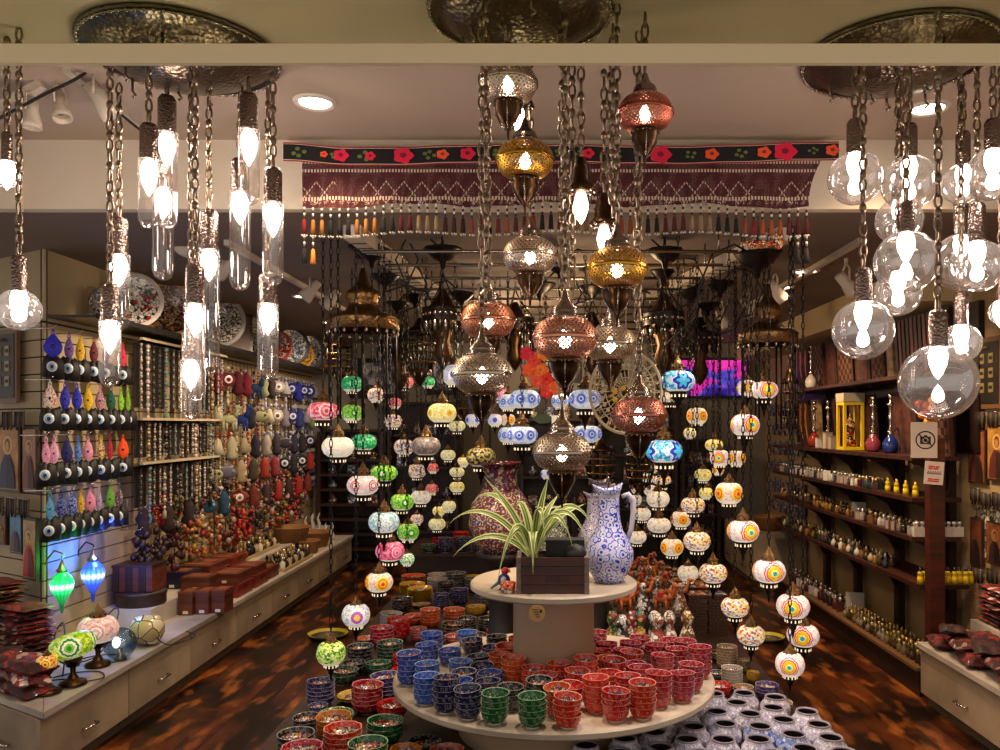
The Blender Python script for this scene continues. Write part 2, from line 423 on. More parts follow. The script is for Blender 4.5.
# ================================================================ EMBROIDERED TEXTILE
def stitch_mat():
    n = NT('maroon_textile'); co = n.coord(); x = n.sep(co); X, Z = x[0], x[2]
    tri = n.math('ABSOLUTE', n.math('SUBTRACT', n.math('FRACT', n.math('MULTIPLY', X, 6.2)), .5))      # 0..0.5
    zz = n.math('MULTIPLY', n.math('ADD', Z, .105), 5.0)
    dia = n.math('LESS_THAN', n.math('ABSOLUTE', n.math('SUBTRACT', tri, zz)), .022)
    inv = n.math('SUBTRACT', .5, tri); dia = n.math('MAXIMUM', dia, n.math('LESS_THAN', n.math('ABSOLUTE', n.math('SUBTRACT', inv, zz)), .022))
    dia = n.math('MULTIPLY', dia, n.math('MULTIPLY', n.math('LESS_THAN', n.math('FRACT', n.math('MULTIPLY', X, 85.0)), .62), n.math('GREATER_THAN', n.math('FRACT', n.math('MULTIPLY', X, 1.05)), .12)))
    dots = n.math('LESS_THAN', n.vor(150, co, 'F1', .3).outputs['Distance'], .3)
    def row(z, h, f=70.0, duty=.55):
        return n.math('MULTIPLY', n.math('LESS_THAN', n.math('ABSOLUTE', n.math('SUBTRACT', Z, z)), h), n.math('LESS_THAN', n.math('FRACT', n.math('MULTIPLY', X, f)), duty))
    m = n.math('MULTIPLY', dia, .8)
    for z, h in ((.085, .008), (.045, .007), (-.082, .008)): m = n.math('MAXIMUM', m, row(z, h))
    m = n.math('MAXIMUM', m, n.math('MULTIPLY', n.math('LESS_THAN', n.math('ABSOLUTE', n.math('SUBTRACT', Z, -.098)), .012), dots))
    m = n.math('MAXIMUM', m, n.math('MULTIPLY', dots, .2))
    base = n.mix(n.noise(14, co), '2c080c', '4e1018')
    n.pbsdf(n.mix(n.math('MULTIPLY', m, .8), base, 'cdb9a8'), .9); return n.m
def textile():
    Y = 3.66; k = Y/F
    x0, x1 = (302-CX)*k, (808-CX)*k
    ztop = lambda u: ZC+(CY-(160+1.5*math.sin(u*9)))*k
    zbot = lambda u: ZC+(CY-(207-2.5*math.sin(u*PI)+2*math.sin(u*22)))*k
    zc = (ztop(.5)+zbot(.5))/2
    body = MB(); N = 90; vs = []; fs = []
    for i in range(N+1):
        u = i/N; x = x0+(x1-x0)*u
        for j in range(7):
            t = j/6; z = ztop(u)*(1-t)+zbot(u)*t; xe = x-(0.05*(1-(1-t)**2))*0 + (.06*(1-t)**2 if u > .97 else 0)
            vs.append((xe, .012*math.sin(u*60+t)*t, z-zc))
    for i in range(N):
        for j in range(6): a = i*7+j; fs.append((a, a+1, a+8, a+7))
    body.add(vs, fs, stitch_mat(), True)
    band = MB(); M_bk = plain('120c10', .9); M_red = plain('8e1c28', .9); vs = []; fs = []
    bx0, bx1 = (284-CX)*k, (838-CX)*k
    def edge(u):      # centre line of band and half height, pixels
        c = 156 - 3.5*math.exp(-((u)/.08)**2) + 1.5*math.sin(u*11) - (3*u*u)
        return ZC+(CY-c)*k-zc, .043
    N = 100
    for i in range(N+1):
        u = i/N; x = bx0+(bx1-bx0)*u; z, h = edge(u)
        for t in (1, .86, .8, -.8, -.86, -1): vs.append((x, -.012-.004*math.sin(u*50), z+h*t))
    o = len(vs)
    for j, m in enumerate((M_red, plain('b8aa96', .9), M_bk, plain('c0b09a', .9), M_red)):
        band.add(vs, [(i*6+j, i*6+j+1, i*6+j+7, i*6+j+6) for i in range(N)], m, True)
    for (px, kind, s) in ((300, 'g', 1), (342, 'r', 1), (337, 'g', .8), (371, 'r', .7), (366, 'g', 1), (404, 'r', 1.3), (430, 'g', .9), (443, 'o', .8), (468, 'r', 1), (500, 'g', 1), (520, 'r', .9), (560, 'g', .8), (588, 'r', .8), (615, 'g', 1),
                          (660, 'r', 1.4), (690, 'g', .8), (711, 'o', .9), (740, 'g', .9), (763, 'o', .9), (784, 'r', 1.5), (812, 'g', .7), (831, 'o', .9), (325, 'o', .5), (580, 'g', .6)):
        x = (px-CX)*k; u = (x-bx0)/(bx1-bx0); z, h = edge(u)
        c = {'r': 'd01840', 'o': 'e0502a', 'g': '5a6a34'}[kind]
        def blob(cx, cz, r, col, n=10, w=.13, y=-.019):
            pts = [(cx+r*(1+w*math.cos(5*a))*math.cos(a), y, cz+r*(1+w*math.cos(5*a))*math.sin(a)*.8) for a in (2*PI*q/20 for q in range(20))]
            band.add(pts+[(cx, y-.001, cz)], [(q, (q+1) % 20, 20) for q in range(20)], plain(col, .9))
        if kind == 'g':
            for q in range(4): blob(x+.025*s*math.cos(q*1.7+px), z+.016*s*math.sin(q*1.7+px), .011*s, c, w=.1, y=-.0185)
        else:
            blob(x, z, .034*s, c); blob(x, z+.002, .011*s, mul(c, .55), y=-.0205)
    tassels = []
    cols = ['a01828', 'd08030', 'd08030', '141014', '141014', '141014', 'd08030', 'd89040', 'd08030', '27301c', '201a1c', '7a1428', '7a1428', 'c8a878', 'c0a070', 'c8a878', '501820', '501820', '401418', 'b04a40', '9a2030', '141014',
            '902030', 'c86040', '702028', '601820', 'b01828', '201010', '101010', '702030', '6a1830', 'b08860', 'a88058', 'c0a080', 'c04a28', 'b84020', 'c04a28', 'b05028', '181818', '181818', '201418', '701828', '702028', '6a1a20', 'c8a078', 'c8a880', 'c0a078', '141414', '141414', '141414', 'c05838', 'b01c20', 'e06030', 'd06030', 'c86028', '701828', '6a1020', '6a1424']
    M_w = plain('c8c0b4', .5); M_k = plain('17120f', .5)
    @lru_cache(None)
    def tm(col, long_):
        t = MB(); z = 0
        for q in range(4):
            t.lathe([(.001, z), (.0055, z-.003), (.0055, z-.011), (.001, z-.014)], M_w if q % 2 == 0 else M_k, 6); z -= .0135
        t.lathe([(.002, z), (.008, z-.006), (.009, z-.02), (.0125, z-.068), (.001, z-.066)], plain(mul(col, .68), .95), 8); z -= .074
        for q in range(5): t.sphere((.011*math.cos(q*1.26), .011*math.sin(q*1.26), z-.004), .004, M_w, 5, 4)
        if long_:
            for q in range(4):
                t.lathe([(.001, z), (.0055, z-.003), (.0055, z-.013), (.001, z-.016)], M_w if q % 2 == 0 else M_k, 6); z -= .015
            t.lathe([(.002, z), (.008, z-.006), (.014, z-.07), (.001, z-.07)], plain('131013' if col != 'd08030' else 'd08030', .95), 8)
        return t.mesh('tassel')
    n = len(cols)
    for i, c in enumerate(cols):
        u = i/(n-1); x = x0+.012+(x1-x0-.02)*u
        tassels.append(('tassel', tm(c, i in (0, 1, n-1, n-2)), None, {'loc': (x, -.005, zbot(u)-zc)}))
    spawn('embroidered_textile', 'long maroon embroidered textile with black floral top band and beaded tassels, hung across the soffit', 'textile', (0, Y, zc),
          [('woven_panel', body), ('floral_band', band)]+tassels)
textile()
spawn('hanging_ornament', 'small orange and red fabric bird ornament hanging at the right end of the tassels', 'ornament', P(758, 244, 3.9),
      MB().sphere((0, 0, 0), .045, confetti('d8602a e0a040 a02020 f0d0b0', 90.0), 10, 6, (2.0, .5, .5)).sphere((.1, 0, .02), .03, confetti('d8602a e0a040 a02020 f0d0b0', 90.0), 8, 6, (1, .5, 1.6)).tube([(0, 0, 0), (0, 0, .15)], .002, M_black, 4))

# ================================================================ CEILING PLATES AND FRONT PENDANTS
def plate(X, Y, lab, r=.33):
    prof = [(r*1.02, 0), (r*1.03, -.012), (r*.98, -.02), (r*.95, -.012), (r*.8, -.045), (r*.55, -.085), (r*.3, -.105), (.001, -.112)]
    hooks = []; hk = MB().tube([(0, 0, -.04), (0, 0, -.11), (.012, 0, -.125), (0, 0, -.135)], .005, M_steel, 6).mesh('hook')
    for i in range(9):
        a = i*0.7; q = r*(.3+.5*((i*37) % 10)/10)
        hooks.append(('hook', hk, None, {'loc': (q*math.cos(a), q*math.sin(a), 0)}))
    beads = MB().tube([(r*math.cos(2*PI*i/48), r*math.sin(2*PI*i/48), -.02) for i in range(48)], .004, M_steel, 5, closed=True)
    for i in range(72): a = 2*PI*i/72; beads.sphere((r*1.0*math.cos(a), r*math.sin(a), -.02), .008, M_steel, 5, 4)
    spawn('ceiling_plate', lab, 'ceiling fixture', (X, Y, 3.04), [('hammered_dome', MB().lathe(prof, M_plate, 48)), ('beaded_rim', beads)]+hooks)
plate(P(182, 0, 2.87).x, 2.87, 'hammered bronze ceiling plate above the glass tube pendants'); plate(P(520, 0, 2.57).x, 2.57, 'hammered bronze ceiling plate above the perforated metal globe pendants', .29); plate(P(898, 0, 2.9).x, 2.9, 'hammered bronze ceiling plate above the clear glass globe pendants')

# perforated metal globes
def globe_parts(col, r, chL):
    fil = filigree(col); sol = plain(col, .25, 1.0)
    up = [(.36, .64), (.6, .6), (.82, .46), (.95, .26), (1.0, .08)]
    prof = [(a*r, b*r) for a, b in up]
    body = MB().lathe(prof, fil, 48); inn = filigree('54463c'); q_ = .975  # added dark inner shell keeps the bulb-lit inside dark behind the holes
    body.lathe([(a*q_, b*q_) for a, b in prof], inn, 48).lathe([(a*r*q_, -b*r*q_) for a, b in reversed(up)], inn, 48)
    body.lathe([(1.0*r, .08*r), (1.05*r, .05*r), (1.02*r, .0), (1.05*r, -.05*r), (1.0*r, -.08*r)], sol, 48)
    body.lathe([(a*r, -b*r) for a, b in reversed(up)], fil, 48)
    cap = MB().lathe([(.46*r, .6*r), (.5*r, .66*r), (.4*r, .7*r), (.43*r, .82*r), (.38*r, .95*r), (.22*r, 1.08*r), (.14*r, 1.25*r), (.1*r, 1.4*r), (.04*r, 1.5*r), (.001, 1.5*r)], M_steel, 20)
    for i in range(12): a = 2*PI*i/12; cap.sphere((.47*r*math.cos(a), .47*r*math.sin(a), .66*r), .05*r, M_steel, 5, 4)
    fin = MB().lathe([(.46*r, -.6*r), (.54*r, -.7*r), (.46*r, -.76*r), (.44*r, -1.0*r), (.28*r, -1.3*r), (.1*r, -1.5*r), (.09*r, -1.62*r), (.05*r, -1.66*r), (.03*r, -1.9*r), (.001, -1.95*r)], M_bronze, 20)
    for i in range(14): a = 2*PI*i/14; fin.sphere((.5*r*math.cos(a), .5*r*math.sin(a), -.73*r), .045*r, M_steel, 5, 4)
    for i in range(3):
        a = 2*PI*i/3+.5; fin.tube([(.52*r*math.cos(a), .52*r*math.sin(a), -.7*r), (.5*r*math.cos(a), .5*r*math.sin(a), -1.0*r), (.2*r*math.cos(a), .2*r*math.sin(a), -1.5*r), (0, 0, -1.62*r)], .03*r, M_steel, 5)
    bulb = MB().lathe([(.001, -.34*r), (.14*r, -.26*r), (.21*r, -.1*r), (.16*r, .1*r), (.07*r, .25*r)], M_bulb, 10)
    return [('perforated_globe', body, [('bulb', bulb)]), ('cap', cap), ('finial', fin), ('chain', chain(chL, 'bead'), None, {'loc': (0, 0, 1.48*r)})]
GL = [(508, 84, 58, 'c8b8a4', 2.5, 'silver', 'topmost, just under the transom bar'), (525, 160, 57, 'c89838', 2.68, 'gold', 'in front of the maroon textile'), (645, 113, 55, 'c8705a', 2.6, 'copper', 'highest on the right, against the ceiling'),
      (530, 256, 54, 'c4b4a0', 2.75, 'silver', 'directly below the gold globe'), (617, 268, 60, 'd0a040', 2.55, 'gold', 'right of the centre chains, below the tassels'), (488, 320, 54, 'd08868', 2.75, 'copper', 'furthest left, behind a chain'),
      (565, 338, 64, 'd09078', 2.42, 'rose copper', 'largest, in the middle of the cluster'), (610, 344, 52, 'b8a890', 2.8, 'silver', 'partly behind the rose copper globe'), (482, 374, 60, 'bcae9a', 2.45, 'silver', 'lowest on the left'),
      (639, 415, 55, 'b07060', 2.65, 'dark copper', 'low on the right beside the lace wheel'), (562, 452, 58, 'b0a08c', 2.5, 'silver', 'lowest of all, above the spider plant')]
GY = clear_depths([(g[0], g[1], g[2], g[4]) for g in GL], (2.2, 3.1))
for (x, y, w, c, Y, cn, where), Y in zip(GL, GY):
    r = w*Y/F/2; p = P(x, y, Y); top = 2.94 if abs(p.x+.08) < .27 else 3.04
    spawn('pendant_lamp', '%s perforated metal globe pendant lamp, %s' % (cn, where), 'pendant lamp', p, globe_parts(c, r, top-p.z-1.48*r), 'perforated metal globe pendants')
# bare candle bulbs on the centre chains
def candle(px, py, Y, lab):
    p = P(px, py, Y)
    b = MB().lathe([(.001, -.055), (.012, -.04), (.022, -.01), (.024, .008), (.016, .04), (.012, .05)], emit('ffe8d8', 22.0), 12)
    c = MB().lathe([(.016, .045), (.045, .05), (.05, .06), (.035, .075), (.03, .12), (.012, .16), (.001, .165)], M_bronze, 14)
    for i in range(8): a = 2*PI*i/8; c.sphere((.046*math.cos(a), .046*math.sin(a), .05), .007, M_steel, 5, 4)
    spawn('pendant_lamp', lab, 'pendant lamp', p, [('bulb', b), ('lamp_holder', c), ('chain', chain(2.93-p.z-.16, 'bead'), None, {'loc': (0, 0, .16)})], 'bare candle bulb pendants')
candle(581, 207, 2.6, 'bare candle bulb in a dark bell holder, in front of the maroon textile')
candle(520, 122, 2.8, 'bare bulb above the upper gold perforated globe')
candle(604, 240, 2.75, 'bare bulb just above the gold globe on the right of the cluster')
# extra chains for empty hooks
for x, y, Y, lab in ((486, 300, 2.35, 'long bare chain hanging past the left copper globe'), (572, 300, 2.62, 'long bare chain behind the rose copper globe'), (613, 215, 2.5, 'bare chain ending above the right gold globe'), (637, 330, 2.7, 'thin bare chain under the upper copper globe')):
    p = P(x, y, Y); spawn('hanging_chain', lab, 'chain', p, chain(2.95-p.z, 'bead'), 'bare chains in the centre cluster')

# clear glass tubes and globes
GLS = glass('f2ecea', .15, .018)
GLB = glass('e8e0dd', .26, .022)
def socket(r, h, z):
    m = hammered('8c7a72', .25, 120.0)
    return MB().lathe([(r, z), (r, z+h-r*.6), (r*.75, z+h-r*.15), (r*.3, z+h), (.001, z+h)], m, 20)
def tube_parts(r, ch, gl, chL, second=False):
    g = MB().lathe([(r*1.06, 0), (r*1.06, -gl+r), (r*.8, -gl+r*.3), (r*.35, -gl), (.001, -gl)], GLS, 24)
    g.lathe([(r*1.12, 0), (r*1.06, -.004)], GLS, 24)
    b = MB().lathe([(.001, -.1), (r*.45, -.08), (r*.82, -.05), (r*.78, -.025), (r*.5, -.005), (r*.3, .0)], M_bulb, 12)
    return [('glass_tube', g), ('bulb', b), ('socket', socket(r*.92, ch, 0)), ('chain', chain(chL, 'bead'), None, {'loc': (0, 0, ch)})]
TB = [(167, 95, 133, 228, 2.95, 'back left, highest cap'), (149, 123, 160, 228, 2.75, 'short one left of the highest tube'), (163, 165, 188, 280, 2.99, 'behind the highest tube, reaching lower'), (249, 93, 130, 205, 2.85, 'right of the group, top one'), (240, 158, 192, 290, 2.98, 'right of the group, middle height'),
      (273, 167, 203, 285, 2.8, 'furthest right, upper'), (268, 272, 304, 380, 2.95, 'furthest right, lower one'), (119, 217, 255, 330, 2.9, 'upper of the two furthest left'), (110, 283, 321, 386, 2.68, 'lower of the two furthest left'),
      (209, 209, 250, 375, 2.92, 'centre, behind the lowest pair'), (195, 262, 304, 400, 2.66, 'centre front, before the plates'), (191, 328, 360, 420, 2.8, 'lowest of all the tubes')]
TY_ = clear_depths([(g[0], g[3], 20, g[4]) for g in TB], (2.56, 3.15))
for (x, c0, c1, bt, Y, lab), Y in zip(TB, TY_):
    p = P(x, c1, Y); r = 9.6*Y/F; ch = (c1-c0)*Y/F; gl = (bt-c1)*Y/F; top = 2.93
    spawn('glass_tube_lamp', 'clear glass tube pendant lamp, %s' % lab, 'pendant lamp', p, tube_parts(r, ch, gl, max(.03, top-p.z-ch)), 'glass tube pendants')
def ball_parts(R_, ch, chL, capr):
    g = MB().lathe([(R_*math.sin(a), R_*math.cos(a)) for a in [.28+(PI-.28)*i/18 for i in range(18)]]+[(.001, -R_)], GLB, 32)
    z = R_*math.cos(.28)
    b = MB().lathe([(.001, z-.1), (.012, z-.085), (.024, z-.055), (.027, z-.03), (.02, z-.005), (.012, z)], M_bulb, 14)
    return [('glass_globe', g), ('bulb', b), ('socket', socket(capr, ch, z-.004)), ('chain', chain(chL, 'bead'), None, {'loc': (0, 0, z-.004+ch)})]
BL = [(855, 178, 53, 35, 2.65, 'top left of the right cluster'), (909, 183, 54, 35, 2.7, 'second from the left in the top row'), (963, 184, 40, 35, 2.95, 'small one in the top row'), (993, 174, 52, 32, 2.6, 'top right corner, cut by the picture edge'),
      (899, 221, 46, 30, 3.1, 'half hidden behind the top row'), (906, 262, 62, 33, 2.55, 'large one in the middle row'), (898, 293, 46, 26, 2.85, 'small one below the large middle row globe'), (961, 262, 56, 38, 3.05, 'back one in the middle row'),
      (977, 266, 52, 40, 2.7, 'front right of the middle row'), (863, 330, 60, 35, 2.6, 'lowest on the left of the right cluster'), (961, 343, 39, 34, 2.95, 'small one behind the lowest globe'), (938, 382, 75, 38, 2.4, 'largest and lowest of the clear globes'),
      (1001, 312, 24, 30, 2.9, 'tiny edge of one at the right border'), (19, 310, 41, 37, 2.7, 'far left, below the corner spotlights'), (7, 174, 28, 30, 2.75, 'upper far left, cut by the picture edge')]
BY = clear_depths([(g[0], g[1], g[2], g[4]) for g in BL], (2.3, 3.3))
for (x, y, w, ch, Y, lab), Y in zip(BL, BY):
    p = P(x, y, Y); r = w*Y/F/2
    chh = ch*Y/F; spawn('glass_globe_lamp', 'clear glass globe pendant, %s' % lab, 'pendant lamp', p, ball_parts(r, chh, max(.03, (2.94 if abs(p.x-P(898,0,2.9).x) < .3 else 3.04)-p.z-r*.96-chh), min(.027, r*.35)), 'clear glass globe pendants')
# ================================================================ MOSAIC GLASS LAMPS
ST = {  # style: (colour words, palette, flower rings, flowers, emission)
 'rose': ('rose pink', 'e86a80 e0405c f09aa4 d83050 f4c8c8', 'c02040 f0b0b0 e04060 f4d0d0', 4, 1.0),
 'pinkwhite': ('white with red flowers', 'f4d8d0 f0c8c4 f8ece0', 'f8f0e8 f8f0e8 c01830 f0d0c8 b82038', 5, 1.1),
 'green': ('emerald green', '30c878 18a860 80e0a0 109050', '', 4, .85),
 'lime': ('lime green', '78c830 a8d840 50b030 d8f090', 'f8f8d0 309830 80d040', 4, .95),
 'cream': ('plain cream', 'f0e4cc f8f0dc e0d4bc', '', 4, 1.2),
 'aqua': ('pale aqua and white', 'a8d0d4 c0e0e0 88b8c0 f0f4f0', 'f8f4f0 b0d0d4 f8f4f0 a0c8cc', 3, 1.0),
 'magenta': ('magenta and rose', 'f05080 e02058 f8a0b8 f078a0', 'e84878 f8b8c8 f06090 f8c0d0 e83060', 4, 1.0),
 'multi': ('multicoloured', 'f0d8b0 f8f0e0 d04040 e0a030 5080c0 f8e8d0 f0e0c8', '', 4, 1.0),
 'red': ('red', 'e04048 f08078 d02030 f8c0b0', 'f8e0d0 d02038 f08080', 5, .9),
 'yellow': ('yellow', 'f0d860 f8f0b0 e0c040 f8f4d0', 'd89818 f0c828 f8f0c0 f0dc70', 4, 1.1),
 'paleyellow': ('pale yellow', 'f4e8a0 f8f4d0 e8d880 c8b860', 'f0d050 f8f4d0', 5, 1.0),
 'orangeflower': ('yellow and red flowered', 'f0dcc8 e8ccb8 d8b0a0 f4e8d0', 'd82030 e04030 f8b820 f0a818 d83020 f8c010 f0d040', 4, 1.2),
 'sunflower': ('blue eyed yellow flower', 'ecdcd0 f4ecd8 dcc4c4 e8b8c0 f0e4d0', '1898b0 30b0c8 f8f080 f8c818 f0a808 f8d030 d01848 f0d0c0 d02050', 3.001, 1.25),
 'speckle': ('speckled gold and red', 'f8e8c0 e8b840 c04040 f8f0e0 f0d070 8878b0 f8e8d0', '', 4, 1.15),
 'whitespeckle': ('white speckled', 'f8ecd8 f8f4e8 e8d0a0 f0e4d0 c8a890', '', 4, 1.2),
 'bluestar': ('turquoise star patterned', '30b8e0 60d0f0 a8e0f0 e8f4f8 2890d0', '48c8e8 40c0e8 58d0f0 2030b0 2838b8 e0f0f8', 3, 1.0),
 'blueband': ('blue and white banded', 'd8e4f4 b8ccf0 f4f8fc', '3048c0 c8d8f4 3850c8 90a8e8', 8, 1.0),
 'bluewhite': ('white blue starred', 'e8e8f0 f4f4f8 d0d0e8', '4848c0 6068d0 e8e8f8', 4, .9),
 'grey': ('unlit grey speckled', '988c84 b0a49c 7c706a', '', 4, .25),
 'blackgold': ('unlit black and gold', 'b0a050 403818 d0c080 201c10', '', 4, .3),
 'limedark': ('lime and forest green speckled', 'c8e050 88c030 f0f8b0 308830 e0f080', '', 4, .85),
 'rainbow': ('white, blue and yellow painted', 'f0f0f4 a0b8e8 f8f4f0 e8d040 c8d0f0', 'f8d850 c060c0 f8f8f4', 3.002, 1.0),
 'greenleaf': ('white with green leaves', 'f4f4e8 50b840 e8f0d8 28a030', '', 4, 1.1),
}
def cap_mb(r):
    m = MB().lathe([(.42, .58), (.5, .62), (.38, .68), (.42, .82), (.34, .92), (.37, .98), (.2, 1.08), (.15, 1.26), (.07, 1.36), (.05, 1.5), (.001, 1.5)], M_brass, 14)
    for i in range(8): a = 2*PI*i/8; m.sphere((.44*math.cos(a), .44*math.sin(a), .78), .06, M_dark, 5, 4)
    return m
def fin_mb():
    m = MB().lathe([(.45, -.6), (.56, -.66), (.5, -.74), (.42, -1.02), (.22, -1.2), (.18, -1.4), (.1, -1.5), (.08, -1.75), (.03, -1.9), (.001, -1.98)], M_dark, 14)
    for i in range(12):
        a = 2*PI*i/12; m.box((.475*math.cos(a), .475*math.sin(a), -.87), (.05, .07, .16), emit('ffe6c0', .85), a)
    return m
CAPM = cap_mb(1).mesh('cap'); FINM = fin_mb().mesh('finial')
@lru_cache(None)
def shade_mesh(style, flat):
    w, pal, fl, nf, es = ST[style]
    m = mosaic(pal, fl, nf if nf == int(nf) else int(nf)+1 if False else nf, es, .66 if nf < 4 else .5 if nf == 4 else .34)
    f = flat/100
    return MB().lathe([(.42, .62*f), (.7, .54*f), (.9, .34*f), (1, .06*f), (.98, -.16*f), (.84, -.42*f), (.62, -.58*f), (.45, -.64*f)], m, 28).mesh('glass_shade')
# (x, y, width, height, style, depth or 0)
LAMPS_L = [(323,411,31,19,'rose',0),(352,384,21,17,'green',5.6),(352,413,21,18,'lime',5.2),(338,447,32,21,'cream',0),(364,442,25,17,'green',5.2),(363,485,32,20,'pinkwhite',0),(384,473,27,16,'lime',5.2),(384,522,31,22,'aqua',0),
 (390,551,29,20,'magenta',0),(379,582,28,20,'orangeflower',4.5),(356,615,28,24,'rainbow',4.3),(331,653,29,24,'limedark',3.95),(376,395,17,14,'multi',6.4),(404,382,19,13,'red',6.6),(428,382,14,12,'green',7.2),(395,403,13,13,'red',7.2),
 (393,421,18,14,'multi',6.9),(404,447,20,16,'multi',6.2),(426,446,29,19,'grey',4.9),(417,471,19,14,'multi',6.3),(433,468,12,12,'red',7.2),(432,489,13,12,'red',7.4),(421,497,20,14,'whitespeckle',5.9),(402,502,24,17,'lime',5.2),
 (408,532,22,18,'lime',5.6),(407,559,15,16,'greenleaf',4.9),(417,519,13,10,'multi',6.6),(442,413,29,20,'yellow',0),(457,426,17,11,'paleyellow',5.8),(448,455,15,11,'paleyellow',6.0),(463,462,12,10,'paleyellow',6.8),(457,472,15,10,'paleyellow',6.2),
 (457,487,15,11,'yellow',5.7),(481,457,30,20,'blackgold',4.9),(439,511,13,10,'yellow',6.6),(449,506,14,11,'paleyellow',6.0),(437,524,17,12,'paleyellow',6.1),(455,375,26,30,'bluewhite',5.0),(473,420,15,16,'bluewhite',5.6),(495,420,15,16,'bluewhite',5.5),
 (500,394,19,13,'magenta',5.6),(508,420,15,14,'orangeflower',5.8),(508,402,20,19,'blueband',5.3),(525,399,31,20,'blueband',4.9),(560,401,18,18,'blueband',5.3),(585,399,33,20,'blueband',4.8),(522,435,32,18,'blueband',4.85),(508,435,20,17,'blueband',5.3),(587,434,30,18,'blueband',4.9),(546,474,11,9,'bluewhite',5.6)]
LAMPS_R = [(678,381,34,22,'bluestar',4.3),(664,451,37,24,'bluestar',4.2),(670,397,22,10,'whitespeckle',5.9),(697,416,21,23,'orangeflower',5.2),(690,433,13,13,'paleyellow',6.2),(747,388,20,17,'sunflower',5.0),(764,390,28,18,'sunflower',4.6),
 (745,425,29,22,'sunflower',4.5),(720,458,20,18,'sunflower',5.0),(736,458,19,18,'orangeflower',5.3),(714,445,18,12,'yellow',5.9),(729,493,28,22,'orangeflower',4.4),(703,475,17,13,'yellow',6.0),(718,470,12,12,'orangeflower',5.8),(706,493,14,13,'yellow',6.2),
 (693,505,24,16,'speckle',5.2),(681,519,21,16,'orangeflower',5.3),(743,531,32,22,'sunflower',4.3),(697,541,27,20,'speckle',4.8),(672,547,23,18,'orangeflower',5.2),(688,573,21,16,'whitespeckle',5.4),(713,573,28,20,'speckle',4.8),(769,571,33,23,'sunflower',4.15),
 (735,607,28,20,'speckle',4.6),(793,606,33,24,'sunflower',4.1),(751,635,28,20,'speckle',4.5),(803,635,32,22,'sunflower',4.25),(790,664,29,24,'sunflower',4.05),(642,514,18,13,'whitespeckle',6.2),(658,499,23,17,'whitespeckle',5.7),(636,500,13,12,'whitespeckle',6.8),
 (659,525,24,15,'whitespeckle',5.6),(637,537,19,13,'whitespeckle',6.0),(650,490,13,11,'whitespeckle',6.7),(657,467,13,10,'speckle',6.8),(662,480,20,8,'speckle',6.0),(648,478,12,10,'cream',6.9),(637,489,12,11,'speckle',6.9)]
def lamps(L, side):
    cnt = {}
    L = [tuple(e[:5])+(e[5] or 4.32+.14*(i % 3),) for i, e in enumerate(L)]; L = [e[:5]+(y_,) for e, y_ in zip(L, clear_depths([(e[0], e[1], e[2], e[5]) for e in L], (3.9, 8.0)))]
    for e in L: cnt.setdefault(e[4], []).append(e)
    for k in cnt: cnt[k].sort(key=lambda e: (e[1], e[0]))
    for e in L:
        x, y, w, h, st, Y = e
        Y = Y or 4.32+.14*(L.index(e) % 3)
        r = w*Y/F/2; p = P(x, y, Y); word = ST[st][0]; n = len(cnt[st]); i = cnt[st].index(e)
        if n == 1: lab = '%s mosaic globe lamp, only such one on the %s' % (word, side)
        else: lab = '%s mosaic globe lamp, %s such one from top on the %s' % (word, nth(i), side)
        flat = max(70, min(125, int(round(h/w*1.5*100/5)*5)))
        top = 2.718; cz = 1.48*r
        spawn('mosaic_lamp', lab, 'mosaic lamp', p, [('glass_shade', shade_mesh(st, flat), None, {'scale': r, 'rot': (0, 0, R.choice([-.35, .1, .3]) + (-PI/2 if ST[st][3] in (4,3) else 0))}), ('cap', CAPM, None, {'scale': r}), ('finial', FINM, None, {'scale': r}),
              ('chain', chain(top-p.z-cz, 'thin' if r > .06 else 'dark'), None, {'loc': (0, 0, cz)})], 'mosaic glass lamps on the %s' % side)
lamps(LAMPS_L, 'left half'); lamps(LAMPS_R, 'right half')

# hammered lantern crowns -----------------------------------------------------------
def crown(px, py, Y, r, lab, mat, cords=True):
    p = P(px, py, Y); m = MB()
    m.lathe([(r*.97, -.05), (r*1.02, -.045), (r, .0), (r*1.03, .012), (r*.9, .03), (r*.5, .06), (r*.42, .09), (r*.42, .12), (r*.5, .135), (r*.46, .17), (r*.28, .2), (r*.16, .23), (r*.08, .3), (.001, .32)], mat, 40)
    dm = MB().lathe([(.006, -.075), (.01, -.06), (.002, -.045)], M_steel, 6).mesh('rim_drop'); rm = MB().tube([(0, 0, -.04), (0, 0, -.55)], .006, M_dark, 5).mesh('hanging_rod'); rods = []
    for i in range(20): a = 2*PI*i/20; rods.append(('rim_drop', dm, None, {'loc': (r*.98*math.cos(a), r*.98*math.sin(a), 0)}))
    for i in range(8): a = 2*PI*i/8+.2; rods.append(('hanging_rod', rm, None, {'loc': (r*.93*math.cos(a), r*.93*math.sin(a), 0)}))
    can = MB().lathe([(.001, 0), (.03, .005), (.045, .04), (.085, .075), (.08, .08), (.001, .07)], M_dark, 16)
    L = 2.7-p.z-.3
    spawn('lantern_crown', lab, 'chandelier top', p, [('hammered_hood', m), ('chain', chain(L-.06, 'bead'), None, {'loc': (0, 0, .3)}), ('ceiling_canopy', can, None, {'loc': (0, 0, .24+L)})]+rods)
crown(363, 322, 4.55, .2, 'large hammered brass lantern crown over the left mosaic lamps', M_brass)
crown(768, 336, 4.7, .17, 'large hammered brass lantern crown over the right mosaic lamps', M_brass)
